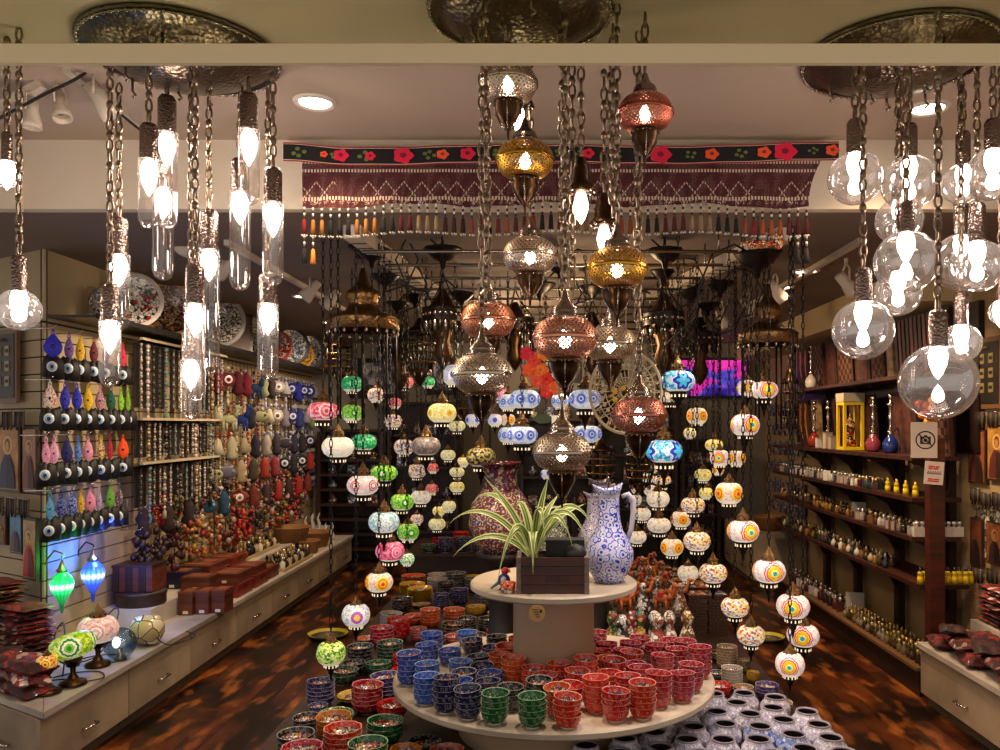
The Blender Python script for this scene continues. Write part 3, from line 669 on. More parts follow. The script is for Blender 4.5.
def ring_ch(px, py, Y, r, lab):
    p = P(px, py, Y); m = MB()
    m.lathe([(r, 0), (r*1.02, .01), (r, .07), (r*1.04, .08), (r*.98, .085), (r*.97, .0)], M_dark, 30)
    for i in range(24):
        a = 2*PI*i/24; c = (r*math.cos(a), r*math.sin(a))
        m.sphere((c[0]*1.01, c[1]*1.01, .04), .013, M_steel, 6, 4); m.lathe([(.001, -.07), (.012, -.045), (.015, -.025), (.003, -.0)], M_steel if i % 2 else M_dark, 6, (c[0], c[1], 0))
    bod = MB().lathe([(.001, -.3), (.03, -.26), (.06, -.2), (.04, -.12), (.07, -.02), (.1, .06), (.05, .14), (.02, .2), (.001, .2)], M_bronze, 16)
    for i in range(3):
        a = 2*PI*i/3; bod.tube([(r*math.cos(a), r*math.sin(a), .08), (.3*r*math.cos(a), .3*r*math.sin(a), .2), (0, 0, .3)], .005, M_dark, 5)
    spawn('ring_chandelier', lab, 'chandelier', p, [('ornate_ring', m), ('centre_body', bod), ('chain', chain(max(.05, 2.72-p.z-.3), 'bead'), None, {'loc': (0, 0, .3)})], 'dark ring chandeliers')
for a in ((443, 322, 4.9, .125, 'dark ornate ring chandelier with pale drops left of the copper globe'), (664, 326, 4.9, .125, 'dark ornate ring chandelier with pale drops right of the centre pendants'), (592, 338, 6.2, .15, 'dark ring chandelier behind the silver globe on the right'),
          (515, 330, 5.8, .14, 'dark ring chandelier between the copper and rose copper globes'), (400, 352, 6.0, .17, 'dark ring chandelier right of the left lantern crown'), (700, 345, 5.8, .15, 'dark ring chandelier above the purple screen')): ring_ch(*a)
def canopy(px, py, Y, lab, s=1.0, cord=None):
    p = P(px, py, Y); L = 2.72-p.z
    m = MB().lathe([(.001, -.07*s), (.012*s, -.065*s), (.02*s, -.03*s), (.05*s, -.015*s), (.095*s, .03*s), (.1*s, .04*s), (.08*s, .035*s), (.001, .02*s)], M_dark, 18, scal=.04, nsc=10)
    prt = [('bell_cup', m), ('chain', chain(.6, 'dark'), None, {'loc': (0, 0, -.6-.06*s)})]
    if L > .05: prt.append(('stem', MB().tube([(0, 0, 0), (0, 0, L)], .005, M_black, 5)))
    c = cord or 1
    prt.append(('cord', MB().tube([(0, 0, .03), (c*.1, 0, .12), (c*.2, 0, .1), (c*.26, .0, -.02), (c*.2, 0, -.16), (c*.08, 0, -.2)] if s < 1.2 else [(0, 0, .03), (-.12, 0, .1), (-.24, 0, .05), (-.3, 0, -.1), (-.34, 0, -.3), (-.5, 0, -.45)], .0055, M_black, 6)))
    spawn('lamp_canopy', lab, 'lamp fitting', p, prt, 'dark bell shaped lamp canopies')
for a in ((372, 256, 4.5, 'dark bell canopy with looped cord under the left end of the rails', 1.0), (385, 281, 5.0, 'second dark canopy beneath the left looped one', .9), (397, 307, 5.4, 'small dark canopy over the left lantern crown edge', .8),
          (415, 300, 5.8, 'dark round canopy right of the left lantern crown', .9, -1), (443, 256, 4.4, 'dark canopy below the tassels left of the centre chains', 1.05, -1), (462, 298, 5.5, 'dark canopy beside the left copper globe', .9, -1),
          (665, 257, 4.4, 'dark canopy with cord right of the gold globe', 1.0, -1), (662, 276, 4.9, 'lower dark canopy right of the gold globe', .8), (690, 296, 5.2, 'small dark canopy in the middle of the right rails', .9),
          (720, 288, 4.9, 'dark canopy left of the right hanging one', .9), (757, 263, 4.3, 'dark bell canopy with long cord above the right lantern crown', 1.25), (540, 290, 5.0, 'dark canopy between the silver and rose copper globes', 1.0), (560, 270, 4.6, 'dark canopy right of the silver globe', .8), (592, 292, 5.2, 'dark canopy left of the gold globe', .9), (708, 308, 6.0, 'dark canopy over the screen', .9)):
    canopy(*a)
# dark fringed pole chandeliers hanging between (tall dark shapes in the middle)
def pole_lantern(px, py, Y, h, lab, r=.11):
    p = P(px, py, Y); m = MB(); mid = plain('2a1d14', .5, .6)
    m.lathe([(.001, h*.5), (.02, h*.48), (.03, h*.42), (r*.5, h*.36), (r, h*.3), (r*1.05, h*.27), (r*.9, h*.25)], M_bronze, 18)
    cage = MB()
    for i in range(10):
        a = 2*PI*i/10; cage.tube([(r*.95*math.cos(a), r*.95*math.sin(a), h*.27), (r*1.0*math.cos(a), r*math.sin(a), 0), (r*.7*math.cos(a), r*.7*math.sin(a), -h*.25)], .006, mid, 5)
    for z in (0, h*.12, -h*.15): cage.tube([(r*math.cos(2*PI*i/20), r*math.sin(2*PI*i/20), z) for i in range(20)], .007, M_brass, 5, closed=True)
    bot = MB().lathe([(r*.72, -h*.25), (r*.78, -h*.28), (r*.4, -h*.36), (.03, -h*.42), (.001, -h*.5)], M_bronze, 16)
    for i in range(10): a = 2*PI*i/10; bot.lathe([(.001, -.05), (.009, -.03), (.002, 0)], M_steel, 5, (r*.72*math.cos(a), r*.72*math.sin(a), -h*.27))
    spawn('cage_lantern', lab, 'lantern', p, [('hood', m), ('cage', cage), ('finial', bot), ('chain', chain(max(.05, 2.72-p.z-h*.5), 'bead'), None, {'loc': (0, 0, h*.5)})], 'dark cage lanterns')
for a in ((420, 352, 5.7, .5, 'dark cage lantern hanging left of the silver globe'), (668, 345, 5.5, .45, 'dark cage lantern above the upper turquoise star lamp'), (545, 350, 5.9, .5, 'dark cage lantern behind the rose copper globe'), (612, 385, 5.7, .35, 'dark cage lantern behind the right silver globe'),
          (640, 470, 6.3, .4, 'dark cage lantern left of the lower turquoise star lamp'), (470, 400, 6.3, .45, 'dark cage lantern between the small blue star lamps'), (600, 465, 6.0, .4, 'dark cage lantern right of the lowest silver globe'), (560, 385, 6.6, .4, 'dark cage lantern low in the centre'), (340, 360, 6.6, .4, 'dark cage lantern before the left end of the back wall'), (790, 400, 6.2, .5, 'slim dark cage lantern beside the right shelves', .07)):
    pole_lantern(*a)
# lace wheel, flower garland, butterfly
def wheel():
    p = P(626, 392, 4.6); r = .21; m = MB(); c = plain('b8a888', .9)
    for q in (1, .97, .78, .55, .35, .15): m.tube([(q*r*math.cos(2*PI*i/40), 0, 1.15*q*r*math.sin(2*PI*i/40)) for i in range(40)], .006 if q > .96 else .003, c, 5, closed=True)
    for i in range(26):
        a = 2*PI*i/26; b = a+.24
        m.tube([(.12*r*math.cos(a), 0, 1.15*.12*r*math.sin(a)), (.97*r*math.cos(b), 0, 1.15*.97*r*math.sin(b))], .003, c, 4)
        m.tube([(.55*r*math.cos(b), 0, 1.15*.55*r*math.sin(b)), (.97*r*math.cos(a), 0, 1.15*.97*r*math.sin(a))], .003, c, 4)
        m.sphere((.66*r*math.cos(a), 0, 1.15*.66*r*math.sin(a)), .012, c, 6, 4, (1, .3, 1))
    for i in range(5): a = i*1.256; m.sphere((.2*r*math.cos(a)-.03, -.008, .2*r*math.sin(a)-.02), .016, plain('d8a828', .8), 6, 4, (1, .4, 1))
    m.tube([(0, 0, 1.1*r), (0, 0, 2.72-p.z)], .003, c, 4)
    spawn('lace_wheel', 'round beige crochet lace wheel hanging behind the dark copper globe', 'ornament', p, m)
wheel()
g = MB()
for i, (dx, dz, c) in enumerate(((-.09, .09, 'e02840'), (-.05, .05, 'e84830'), (-.08, .0, 'f06030'), (-.01, .0, 'f07828'), (.02, -.05, 'e83828'), (-.03, -.06, 'f05838'), (.06, -.1, 'f07030'), (.02, -.12, 'e84030'), (0, .09, 'f09030'))):
    for q in range(5): a = q*1.256; g.sphere((dx+.022*math.cos(a), 0, dz+.022*math.sin(a)), .02, plain(c, .8), 6, 4, (1, .5, 1))
g.tube([(-.06, 0, .3), (-.06, 0, .1), (0, 0, 0), (.05, 0, -.12)], .003, M_black, 4)
spawn('flower_garland', 'short garland of red and orange flowers under the rose copper globe', 'garland', P(543, 370, 4.4), g)
lf = MB().prism([(-.06, 0), (-.03, .025), (.02, .03), (.055, .005), (.03, -.022), (-.02, -.025)], -.004, .004, plain('2c3a1c', .6)).tube([(0, 0, .02), (0, 0, .25)], .0015, M_black, 4)
spawn('leaf_ornament', 'dark green leaf ornament hanging above the lowest silver globe', 'ornament', P(543, 419, 4.3), lf)
spawn('paper_tag', 'small blank pale tag hanging left of the lowest silver globe', 'tag', P(555, 424, 4.2), MB().box((0, 0, 0), (.035, .002, .09), plain('cfc8bc', .8)).tube([(0, 0, .045), (0, 0, .2)], .001, M_black, 4))

# ================================================================ BACK WALL
DW = wood('2c160c', 6.0)
def case(x0, x1, z0, z1, lab, ns, d=.35):
    m = MB().bbox(x0, x1, 9.97, 10.0, z0, z1, DW).bbox(x0, x0+.04, 10-d, 10, z0, z1, DW).bbox(x1-.04, x1, 10-d, 10, z0, z1, DW)
    sh = [('shelf_board', MB().bbox(x0+.04, x1-.04, 10-d, 9.97, z0+(z1-z0)*i/ns, z0+(z1-z0)*i/ns+.03, DW)) for i in range(ns+1)]
    spawn('display_case', lab, 'display case', (0, 0, 0), [('case_body', m)]+sh)
case(-2.75, -1.95, 0, 1.62, 'dark wooden slatted display case low on the back wall, far left', 9)
case(-1.9, -1.05, 0, 1.95, 'tall dark display case on the back wall behind the left mosaic lamps', 5)
case(-.3, .6, 0, 2.1, 'tall dark display case on the back wall behind the plant', 6)
case(.65, 1.6, 0, 1.98, 'dark display case on the back wall below the purple screen', 6)
case(1.65, 2.12, 0, 1.5, 'low dark display case on the back wall at the right corner', 5)
struct('door_1', MB().bbox(-1.02, -.34, 9.93, 10, 0, 2.1, plain('4e4535', .6)).bbox(-.69, -.67, 9.92, 9.94, 0, 2.1, M_gap).bbox(-1.06, -1.02, 9.9, 10, 0, 2.14, DW).bbox(-.34, -.3, 9.9, 10, 0, 2.14, DW))
def misc(x, y, z, w, h, d, col, kind):
    m = MB()
    if kind == 0: m.lathe([(.001, 0), (w*.3, 0), (w*.5, h*.25), (w*.48, h*.45), (w*.2, h*.7), (w*.25, h), (w*.2, h)], confetti(col, 60.0), 12)
    elif kind == 1: m.box((0, 0, h/2), (w, d, h), confetti(col, 40.0)); m.box((0, 0, h), (w*.8, d*.8, .01), M_brass)
    else: m.lathe([(.001, 0), (w*.5, 0), (w*.5, .01), (w*.1, .02), (w*.1, h*.3), (w*.45, h*.4), (w*.5, h*.6), (w*.25, h*.85), (.001, h)], confetti(col, 50.0), 12)
    return m
k = 0
PALS = ['a0a8c8 6070a8 e0e0e8 303050', 'c0a080 705038 e0d0b0 302018', 'a04040 d0a080 401818 e0c0b0', '6080a0 c8d0d8 283850 a0b0c0', 'd0c8b8 908070 504030 e8e0d0']
for (x0, x1, z0, z1, ns, lab) in ((-2.7, -2.0, 0, 1.62, 9, 'far left slatted case'), (-1.85, -1.1, 0, 1.95, 5, 'case behind the left lamps'), (-.25, .55, 0, 2.1, 6, 'case behind the plant'), (.7, 1.55, 0, 1.98, 6, 'case below the screen'), (1.7, 2.1, 0, 1.5, 5, 'case in the right corner')):
    for s in range(1, ns):
        if ns == 9 and s < 4: continue
        n = 4 if ns < 9 else 3
        for i in range(n):
            x = x0+.1+(x1-x0-.2)*i/(n-1); hh = R.uniform(.09, .16) if ns < 9 else .1; kd = R.randrange(3)
            spawn(['vase', 'trinket_box', 'lidded_jar'][kd], 'patterned %s, %s from left, %s shelf up, %s' % (['vase', 'box', 'jar'][kd], nth(i), nth(s-1), lab), ['vase', 'box', 'jar'][kd],
                  (x, 9.8, z0+(z1-z0)*s/ns+.031), misc(0, 0, 0, .11, hh, .09, R.choice(PALS), kd), 'trinkets in the back wall cases')
def screen_mat():
    n = NT('screen_glow'); co = n.coord(); v = n.noise(2.2, n.mapping(co, (1.0, 1, 2.0)), 2); x = n.sep(co)
    c = n.ramp(n.math('ADD', v, n.math('MULTIPLY', x[2], .6)), [(0, '100620'), (.3, '1a0a50'), (.42, '3a20a0'), (.5, '5a50d0'), (.56, 'e020b0'), (.68, 'ff40c0')], 'LINEAR')
    n.pbsdf(c, .25, 0, c, .8); return n.m
spawn('screen', 'wall screen glowing magenta and purple high on the back wall', 'television', (2.02, 9.9, 2.28), [('screen_frame', MB().box((0, .02, 0), (1.0, .05, .5), M_black)), ('lit_panel', MB().box((0, -.01, 0), (.94, .012, .44), screen_mat()))])
def frame_pic(x, z, w, h, lab, pal='a8a8c0 50506a d8d8e0 303040'):
    spawn('framed_picture', lab, 'picture', (x, 9.96, z), [('frame', MB().bbox(-w/2, w/2, -.02, .03, -h/2, h/2, M_black)), ('print', MB().bbox(-w/2+.06, w/2-.06, -.03, -.02, -h/2+.06, h/2-.06, confetti(pal, 14.0, .5, 'c0b8b0', .02)))])
frame_pic(-2.05, 2.28, .55, .5, 'black framed picture on the back wall right of the pale column')
frame_pic(-1.2, 2.3, .5, .45, 'second black framed picture on the back wall, nearer the centre')
frame_pic(.2, 2.4, .5, .35, 'black framed picture high in the middle of the back wall')
# ================================================================ CENTRE DISPLAY: platform, two-tier table
TX, TY = .04, 3.72
M_lam = wood('8f7a5c', 3.0); M_plat = wood('2e1a10', 5.0)
spawn('display_platform', 'low dark wooden platform filling the middle of the shop', 'platform', (0, 0, 0), [('platform_top', MB().bbox(-1.24, 1.25, 2.9, 8.2, .26, .3, M_plat)), ('platform_base', MB().bbox(-1.18, 1.19, 2.96, 8.14, 0, .26, plain('2a1a12', .7)))])
spawn('display_riser', 'dark wooden riser at the back of the low platform', 'riser', (0, 0, 0), MB().bbox(-1.2, .1, 6.95, 7.9, .301, .56, plain('2a1a12', .7)).bbox(-1.22, .12, 6.93, 7.92, .56, .58, M_plat))
M_ttop = plain('b9ab95', .4, 0, 1.2); M_tcol = plain('a08468', .45)
def disc(r, z, t=.035):
    return MB().lathe([(.001, z-t), (r-.01, z-t), (r, z-t+.008), (r, z-.008), (r-.008, z), (.001, z)], M_ttop, 72, smooth=False)
spawn('display_table', 'round two-tier pale display table carrying the stacked bowls', 'table', (TX, TY, .3),
      [('lower_top', disc(.735, .25)), ('upper_top', disc(.385, .68)), ('column', MB().lathe([(.19, .25), (.186, .64)], M_tcol, 40)), ('plinth', MB().lathe([(.44, .001), (.44, .215)], M_tcol, 48))])

BOWL = {}
def mixc(a, b, t): return ''.join('%02x' % int(int(a[i:i+2], 16)*(1-t)+int(b[i:i+2], 16)*t) for i in (0, 2, 4))
def bowl_mesh(col, r=.055, h=.052, inner=None, scal=0.0, rim='e4dccf', style='bowl'):
    key = (col, round(r, 3), round(h, 3), inner, scal, rim, style)
    if key in BOWL: return BOWL[key]
    o = ceramic(col, 'e8e4da', 42.0*.055/r*1.0); io = ceramic(mul(col, .95), 'e8e4da', 3.0/r); inn = [io]+[confetti(inner, 7.0/r)]*4 if inner else io
    rm = plain(rim if rim != 'e4dccf' else mixc(col, 'd8d0c4', .6), .2); ft = plain('cfc4ae', .3)
    if style == 'plate': pr = [(r*.45, 0), (r*.5, h*.12), (r*.8, h*.5), (r*.98, h*.97)]; pin = [(r*.93, h*.97), (r*.6, h*.45), (r*.3, h*.25), (.001, h*.2)]
    else: pr = [(r*.52, 0), (r*.52, h*.1), (r*.72, h*.2), (r*.92, h*.55), (r*.99, h*.97)]; pin = [(r*.94, h*.97), (r*.88, h*.6), (r*.72, h*.36), (r*.5, h*.22), (.001, h*.18)]
    ns = 10
    m = MB().lathe(pr, [ft]+[o]*8, 28, scal=scal, nsc=ns).lathe([pr[-1], (r*1.005, h*.995), (r*.96, h*.995), pin[0]], rm, 28, scal=scal, nsc=ns).lathe(pin, inn, 28, scal=scal, nsc=ns)
    m.lathe([(.001, .0008), (pr[0][0], 0)], ft, 28)
    BOWL[key] = m.mesh('bowl'); return BOWL[key]
COLS = {'navy': ('141c50', 'navy blue'), 'blue': ('1444b0', 'bright blue'), 'lblue': ('2060c8', 'light blue'), 'green': ('0c6428', 'green'), 'red': ('d01810', 'red'), 'vermilion': ('e03008', 'vermilion'), 'orange': ('e05008', 'orange'), 'black': ('1c1c20', 'black'),
        'crimson': ('b80828', 'crimson'), 'darkred': ('c00c18', 'dark red'), 'yellow': ('d8a818', 'yellow'), 'amber': ('c87818', 'amber'), 'dgreen': ('24482e', 'dark green'), 'indigo': ('302c70', 'indigo'), 'purple': ('4a3c88', 'purple'), 'white': ('b8b0a4', 'white patterned'), 'brown': ('3c2018', 'brown'), 'tan': ('a08058', 'tan'), 'olive': ('7c7440', 'olive'), 'grey': ('4a4a50', 'dark grey'), 'pink': ('c04858', 'rose')}
MULT = 'c8bcac b04028 a89c8c 3a5a80 c88838 d0c4b0 802838 603828'
# stacks on the lower table top: crop coordinates from the photo (rim centre), count
S = [(245,252,'navy',4),(323,268,'green',4),(425,297,'green',4),(535,292,'vermilion',4),(655,250,'red',4),(750,237,'vermilion',5),(175,222,'navy',5),(120,217,'lblue',4),(84,150,'blue',5),(137,180,'lblue',4),(187,140,'blue',2),(147,95,'blue',4),
     (232,172,'lblue',2),(312,218,'navy',2),(250,203,'navy',3),(285,160,'navy',2),(318,130,'indigo',1),(270,113,'navy',2),(360,172,'orange',4),(383,132,'orange',3),(385,105,'red',2),(430,228,'black',4),(400,245,'black',3),(447,180,'vermilion',3),
     (502,172,'vermilion',4),(458,135,'red',2),(533,132,'red',2),(525,160,'orange',2),(587,166,'vermilion',5),(598,120,'crimson',2),(600,150,'red',2),(663,172,'red',4),(612,222,'vermilion',5),(708,215,'red',4),(705,120,'crimson',2),(722,175,'crimson',2),
     (665,147,'crimson',2),(520,245,'orange',4),(795,207,'darkred',5),(862,207,'crimson',4),(808,156,'crimson',3),(850,138,'crimson',3),(913,132,'crimson',5),(888,182,'crimson',4),(475,82,'crimson',2),(545,95,'darkred',2),(620,90,'crimson',2),(772,140,'pink',1),(565,245,'red',3),(480,205,'red',3),(560,205,'red',4),(640,200,'vermilion',3),(745,190,'crimson',3),(340,205,'blue',2),(215,235,'blue',3),(300,190,'navy',2),(420,150,'orange',3),(640,120,'crimson',2),(740,105,'crimson',2),(780,120,'crimson',3),(345,105,'black',2),(250,90,'lblue',2),(840,115,'crimson',2),(700,150,'red',3),(500,120,'red',3),(565,115,'crimson',3),(430,95,'crimson',2),(150,125,'blue',3),(890,110,'crimson',3)]
st = []
for cx, cy, c, n in S:
    px, py = 380+cx/2.857, 600+cy/2.857; h = .052+.0225*(n-1); z = .55+h
    Y = (ZC-z)*F/(py-CY); st.append([(px-CX)*Y/F, Y, c, n])
for it in range(60):
    for i in range(len(st)):
        for j in range(i):
            dx = st[i][0]-st[j][0]; dy = st[i][1]-st[j][1]; d = math.hypot(dx, dy)
            if d < .114:
                q = (.1145-d)/2/max(d, 1e-4); st[i][0] += dx*q; st[i][1] += dy*q; st[j][0] -= dx*q; st[j][1] -= dy*q
        dx = st[i][0]-TX; dy = st[i][1]-TY; d = math.hypot(dx, dy)
        if d > .675: st[i][0] = TX+dx*.675/d; st[i][1] = TY+dy*.675/d
        if d < .25: st[i][0] = TX+dx*.25/d; st[i][1] = TY+dy*.25/d
bycol = {}
for s in st: bycol.setdefault(s[2], []).append(s)
for c, L in bycol.items():
    L.sort(key=lambda s: s[0]/s[1]); col, word = COLS[c]
    for i, (x, y, _, n) in enumerate(L):
        for k in range(n):
            t = n-1-k; inner = MULT if t == 0 and R.random() < .7 else None
            lab = '%s bowl, round table, %s' % (word, ('alone, ' if n == 1 else ('topmost' if t == 0 else nth(t)+' from top')+' in ')+('the only %s stack' % word if len(L) == 1 else 'the %s %s stack from left' % (nth(i), word)))
            a = R.uniform(0, 6); tilt = R.uniform(.02, .09) if t == 0 and n > 1 else R.uniform(0, .025)
            spawn('bowl', lab, 'bowl', (x+R.uniform(-.002, .002), y+R.uniform(-.002, .002), .5505+.0225*k), bowl_mesh(col, .0545, .052, inner), 'stacked bowls on the round table', (tilt*math.cos(a), tilt*math.sin(a), a))

# stacks on the platform -------------------------------------------------------------
def Pl(L, side, zf, group, sx=1.0):
    out = []
    for (px, py, w, c, n, kind) in L:
        rr = .08; step = .027
        for _ in range(3):
            h = rr*.72 if kind != 'plate' else rr*.32; stp = h*.36 if kind != 'plate' else .013
            z = zf(py)+h+stp*(n-1); Y = (ZC-z)*F/(py-CY); rr = w*Y/F/2
        out.append([(px-CX)*Y/F, Y, c, n, rr, kind, zf(py), h, stp])
    for it in range(60):
        for i in range(len(out)):
            for j in range(i):
                a, b = out[i], out[j]; dx = a[0]-b[0]; dy = a[1]-b[1]; d = math.hypot(dx, dy); mn = (a[4]+b[4])*1.03
                if d < mn:
                    q = (mn-d)/2/max(d, 1e-4); a[0] += dx*q; a[1] += dy*q; b[0] -= dx*q; b[1] -= dy*q
            a = out[i]; a[0] = max(-1.22+a[4], min(1.23-a[4], a[0])); a[1] = max(2.95+a[4]*.6, a[1])
            if a[6] > .4: a[1] = max(6.95+a[4], min(7.85-a[4], a[1]))
            elif a[1]+a[4] > 6.9: a[1] = 6.9-a[4]
            dx = a[0]-TX; dy = a[1]-TY; d = math.hypot(dx, dy)
            if d < .46+a[4]: a[0] = TX+dx*(.46+a[4])/d; a[1] = TY+dy*(.46+a[4])/d
    by = {}
    for s in out: by.setdefault(s[2], []).append(s)
    for c, L2 in by.items():
        L2.sort(key=lambda s: s[1])
        col, word = COLS[c]
        for i, (x, y, _, n, rr, kind, zb, h, stp) in enumerate(L2):
            for k in range(n):
                t = n-1-k; nm = {'bowl': 'bowl', 'plate': 'plate', 'scal': 'bowl'}[kind]
                wd = 'scalloped ' if kind == 'scal' else ''
                where = 'only %s stack' % word if len(L2) == 1 else '%s %s stack from front' % (nth(i), word)
                lab = '%s %s%s, %s, %s, %s' % (word, wd, nm, 'single' if n == 1 else ('topmost' if t == 0 else nth(t)+' from top'), where, side)
                inner = MULT if t == 0 else None
                tl = R.uniform(0, .06) if t == 0 else 0
                spawn(nm, lab, nm, (x, y, zb+.001+stp*k), bowl_mesh(col, round(rr*.97, 3), round(h, 3), inner, .035 if kind == 'scal' else 0, 'e4dccf' if c not in ('yellow', 'amber', 'red') else col, 'plate' if kind == 'plate' else 'bowl'), group, (tl, tl*.5, R.uniform(0, 6)))
    return out
b, p_, s_ = 'bowl', 'plate', 'scal'
LEFT = [(302,746,42,'crimson',4,s_),(366,741,41,'green',3,b),(296,733,38,'black',3,b),(345,728,39,'vermilion',4,s_),(385,720,38,'green',3,b),(334,716,36,'amber',4,b),(308,716,27,'black',2,b),(346,708,35,'green',2,p_),(356,702,33,'yellow',2,p_),
        (388,702,32,'red',2,b),(321,703,20,'indigo',2,b),(334,681,29,'indigo',5,b),(363,681,32,'crimson',5,s_),(369,675,31,'purple',5,b),(343,669,30,'dgreen',2,s_),(380,662,26,'green',2,b),(358,662,24,'black',2,b),(360,646,27,'black',4,b),(390,642,27,'dgreen',5,b),
        (400,655,26,'red',4,b),(398,672,26,'red',5,b),(405,749,33,'amber',1,s_),(447,749,36,'orange',1,s_),(424,741,36,'black',1,p_),(368,639,22,'orange',1,p_),(378,626,25,'crimson',4,b),(399,619,24,'red',5,b),(391,613,23,'white',4,b),(414,615,20,'orange',2,b),
        (417,628,18,'pink',4,b),(430,609,21,'orange',5,b),(454,609,22,'orange',3,b),(453,623,24,'brown',3,b),(476,606,20,'yellow',2,b),(474,618,20,'black',4,b),(421,604,20,'tan',1,p_),(414,579,26,'yellow',6,p_),(420,588,26,'yellow',7,p_),(416,563,23,'orange',8,p_),
        (402,598,22,'brown',3,b),(442,567,20,'white',4,b),(438,577,21,'white',4,b),(446,582,18,'black',5,b),(441,594,18,'indigo',5,b),(460,589,18,'indigo',5,b),(462,575,20,'grey',4,b),(460,563,20,'grey',5,b),(474,562,16,'yellow',4,b),(440,636,24,'navy',2,b),
        (480,618,20,'black',4,b),(497,612,20,'yellow',3,b),(505,600,20,'black',4,b),(484,596,20,'grey',4,b),(505,580,18,'navy',5,b),(486,575,18,'white',4,b),(510,622,22,'dgreen',3,b),(516,640,22,'red',3,b),(455,636,20,'pink',2,b),(470,634,22,'black',2,b),(497,630,24,'red',2,b)]
Pl(LEFT, 'left platform side', lambda py: .3, 'stacked bowls on the platform, left side')
LEFT2 = [(440,538,16,'red',4,b),(461,532,17,'red',4,b),(437,548,18,'navy',5,b),(458,543,18,'navy',5,b),(473,548,15,'black',5,b),(485,545,15,'blue',4,b),(428,556,18,'dgreen',2,b)]
Pl(LEFT2, 'on the back riser', lambda py: .58, 'stacked bowls on the back riser')
RIGHT = [(727,646,21,'tan',7,b),(733,668,22,'white',6,b),(716,672,17,'grey',2,b),(723,685,26,'red',2,b),(746,689,21,'tan',2,b),(765,686,24,'purple',3,b),(740,697,24,'olive',1,p_),(775,699,29,'tan',2,p_),(745,660,12,'olive',6,b),(718,652,16,'brown',3,b),(753,672,13,'yellow',4,b)]
RP = Pl(RIGHT, 'right platform side', lambda py: .3, 'stacked bowls on the platform, right side')

# mosaic candle holders -----------------------------------------------------------
def jar_mesh(pal):
    gm = confetti(pal, 90.0, .2, '9c98a4', .05)
    m = MB().lathe([(.001, 0), (.036, 0), (.056, .02), (.064, .045), (.06, .068), (.045, .086), (.041, .094)], gm, 28)
    m.lathe([(.041, .094), (.044, .1), (.038, .1), (.037, .094)], plain('8a8490', .3), 28).lathe([(.037, .094), (.05, .06), (.045, .02), (.001, .008)], plain('2c2420', .7), 24)
    for i in range(20): a = 2*PI*i/20; m.sphere((.043*math.cos(a), .043*math.sin(a), .09), .0032, M_white, 5, 4)
    return m.mesh('candle_holder')
JW = jar_mesh('e4e2f0 d0cce4 f4f0f8 b8b6d0'); JB = jar_mesh('5c84d0 98b4e4 dce4f4 4468b8'); JG = jar_mesh('d0ccd8 b8b4c4 e8e4e8 9894ac')
J = [(515,335,'w'),(635,345,'w'),(580,385,'w'),(765,365,'w'),(855,372,'w'),(710,405,'b'),(530,420,'g'),(650,445,'w'),(570,475,'w'),(435,465,'w'),(400,405,'g'),(885,415,'w'),(920,450,'g'),(820,455,'b'),(305,440,'g'),(200,470,'w'),(310,492,'b'),(60,495,'g'),(950,490,'g'),(715,330,'g'),(560,300,'g'),(690,482,'w'),(780,482,'g'),(835,430,'w'),(480,370,'w'),(520,500,'g'),(870,500,'w'),(740,470,'b'),(615,300,'g'),(690,370,'g'),(130,500,'g'),(610,420,'g')]
jl = []
for cx, cy, t in J:
    px, py = 580+cx/3.846, 620+cy/3.846; Y = (ZC-.4)*F/(py-CY); jl.append([(px-CX)*Y/F, Y, t])
for it in range(80):
    for i in range(len(jl)):
        for j in range(i):
            dx = jl[i][0]-jl[j][0]; dy = jl[i][1]-jl[j][1]; d = math.hypot(dx, dy)
            if d < .146: q = (.1465-d)/2/max(d, 1e-4); jl[i][0] += dx*q; jl[i][1] += dy*q; jl[j][0] -= dx*q; jl[j][1] -= dy*q
        for r_ in RP:
            dx = jl[i][0]-r_[0]; dy = jl[i][1]-r_[1]; d = math.hypot(dx, dy); mn = .074+r_[4]
            if d < mn: q = (mn-d)/max(d, 1e-4); jl[i][0] += dx*q; jl[i][1] += dy*q
        dx = jl[i][0]-TX; dy = jl[i][1]-TY; d = math.hypot(dx, dy)
        if d < .51: jl[i][0] = TX+dx*.51/d; jl[i][1] = TY+dy*.51/d
        jl[i][0] = min(1.18, jl[i][0]); jl[i][1] = max(2.97, jl[i][1])
jl.sort(key=lambda s: (round(s[1]/.14), s[0])); rows = {}
for s in jl: rows.setdefault(round(s[1]/.14), []).append(s)
for ri, rk in enumerate(sorted(rows)):
    for i, (x, y, t) in enumerate(rows[rk]):
        w = {'w': 'white', 'b': 'blue and white', 'g': 'greyish lilac'}[t]
        spawn('candle_holder', '%s mosaic candle holder, %s from left, %s row from the front' % (w, nth(i), nth(ri)), 'candle holder', (x, y, .301), {'w': JW, 'b': JB, 'g': JG}[t], 'mosaic candle holders right of the table', R.uniform(0, 6), 1.13)

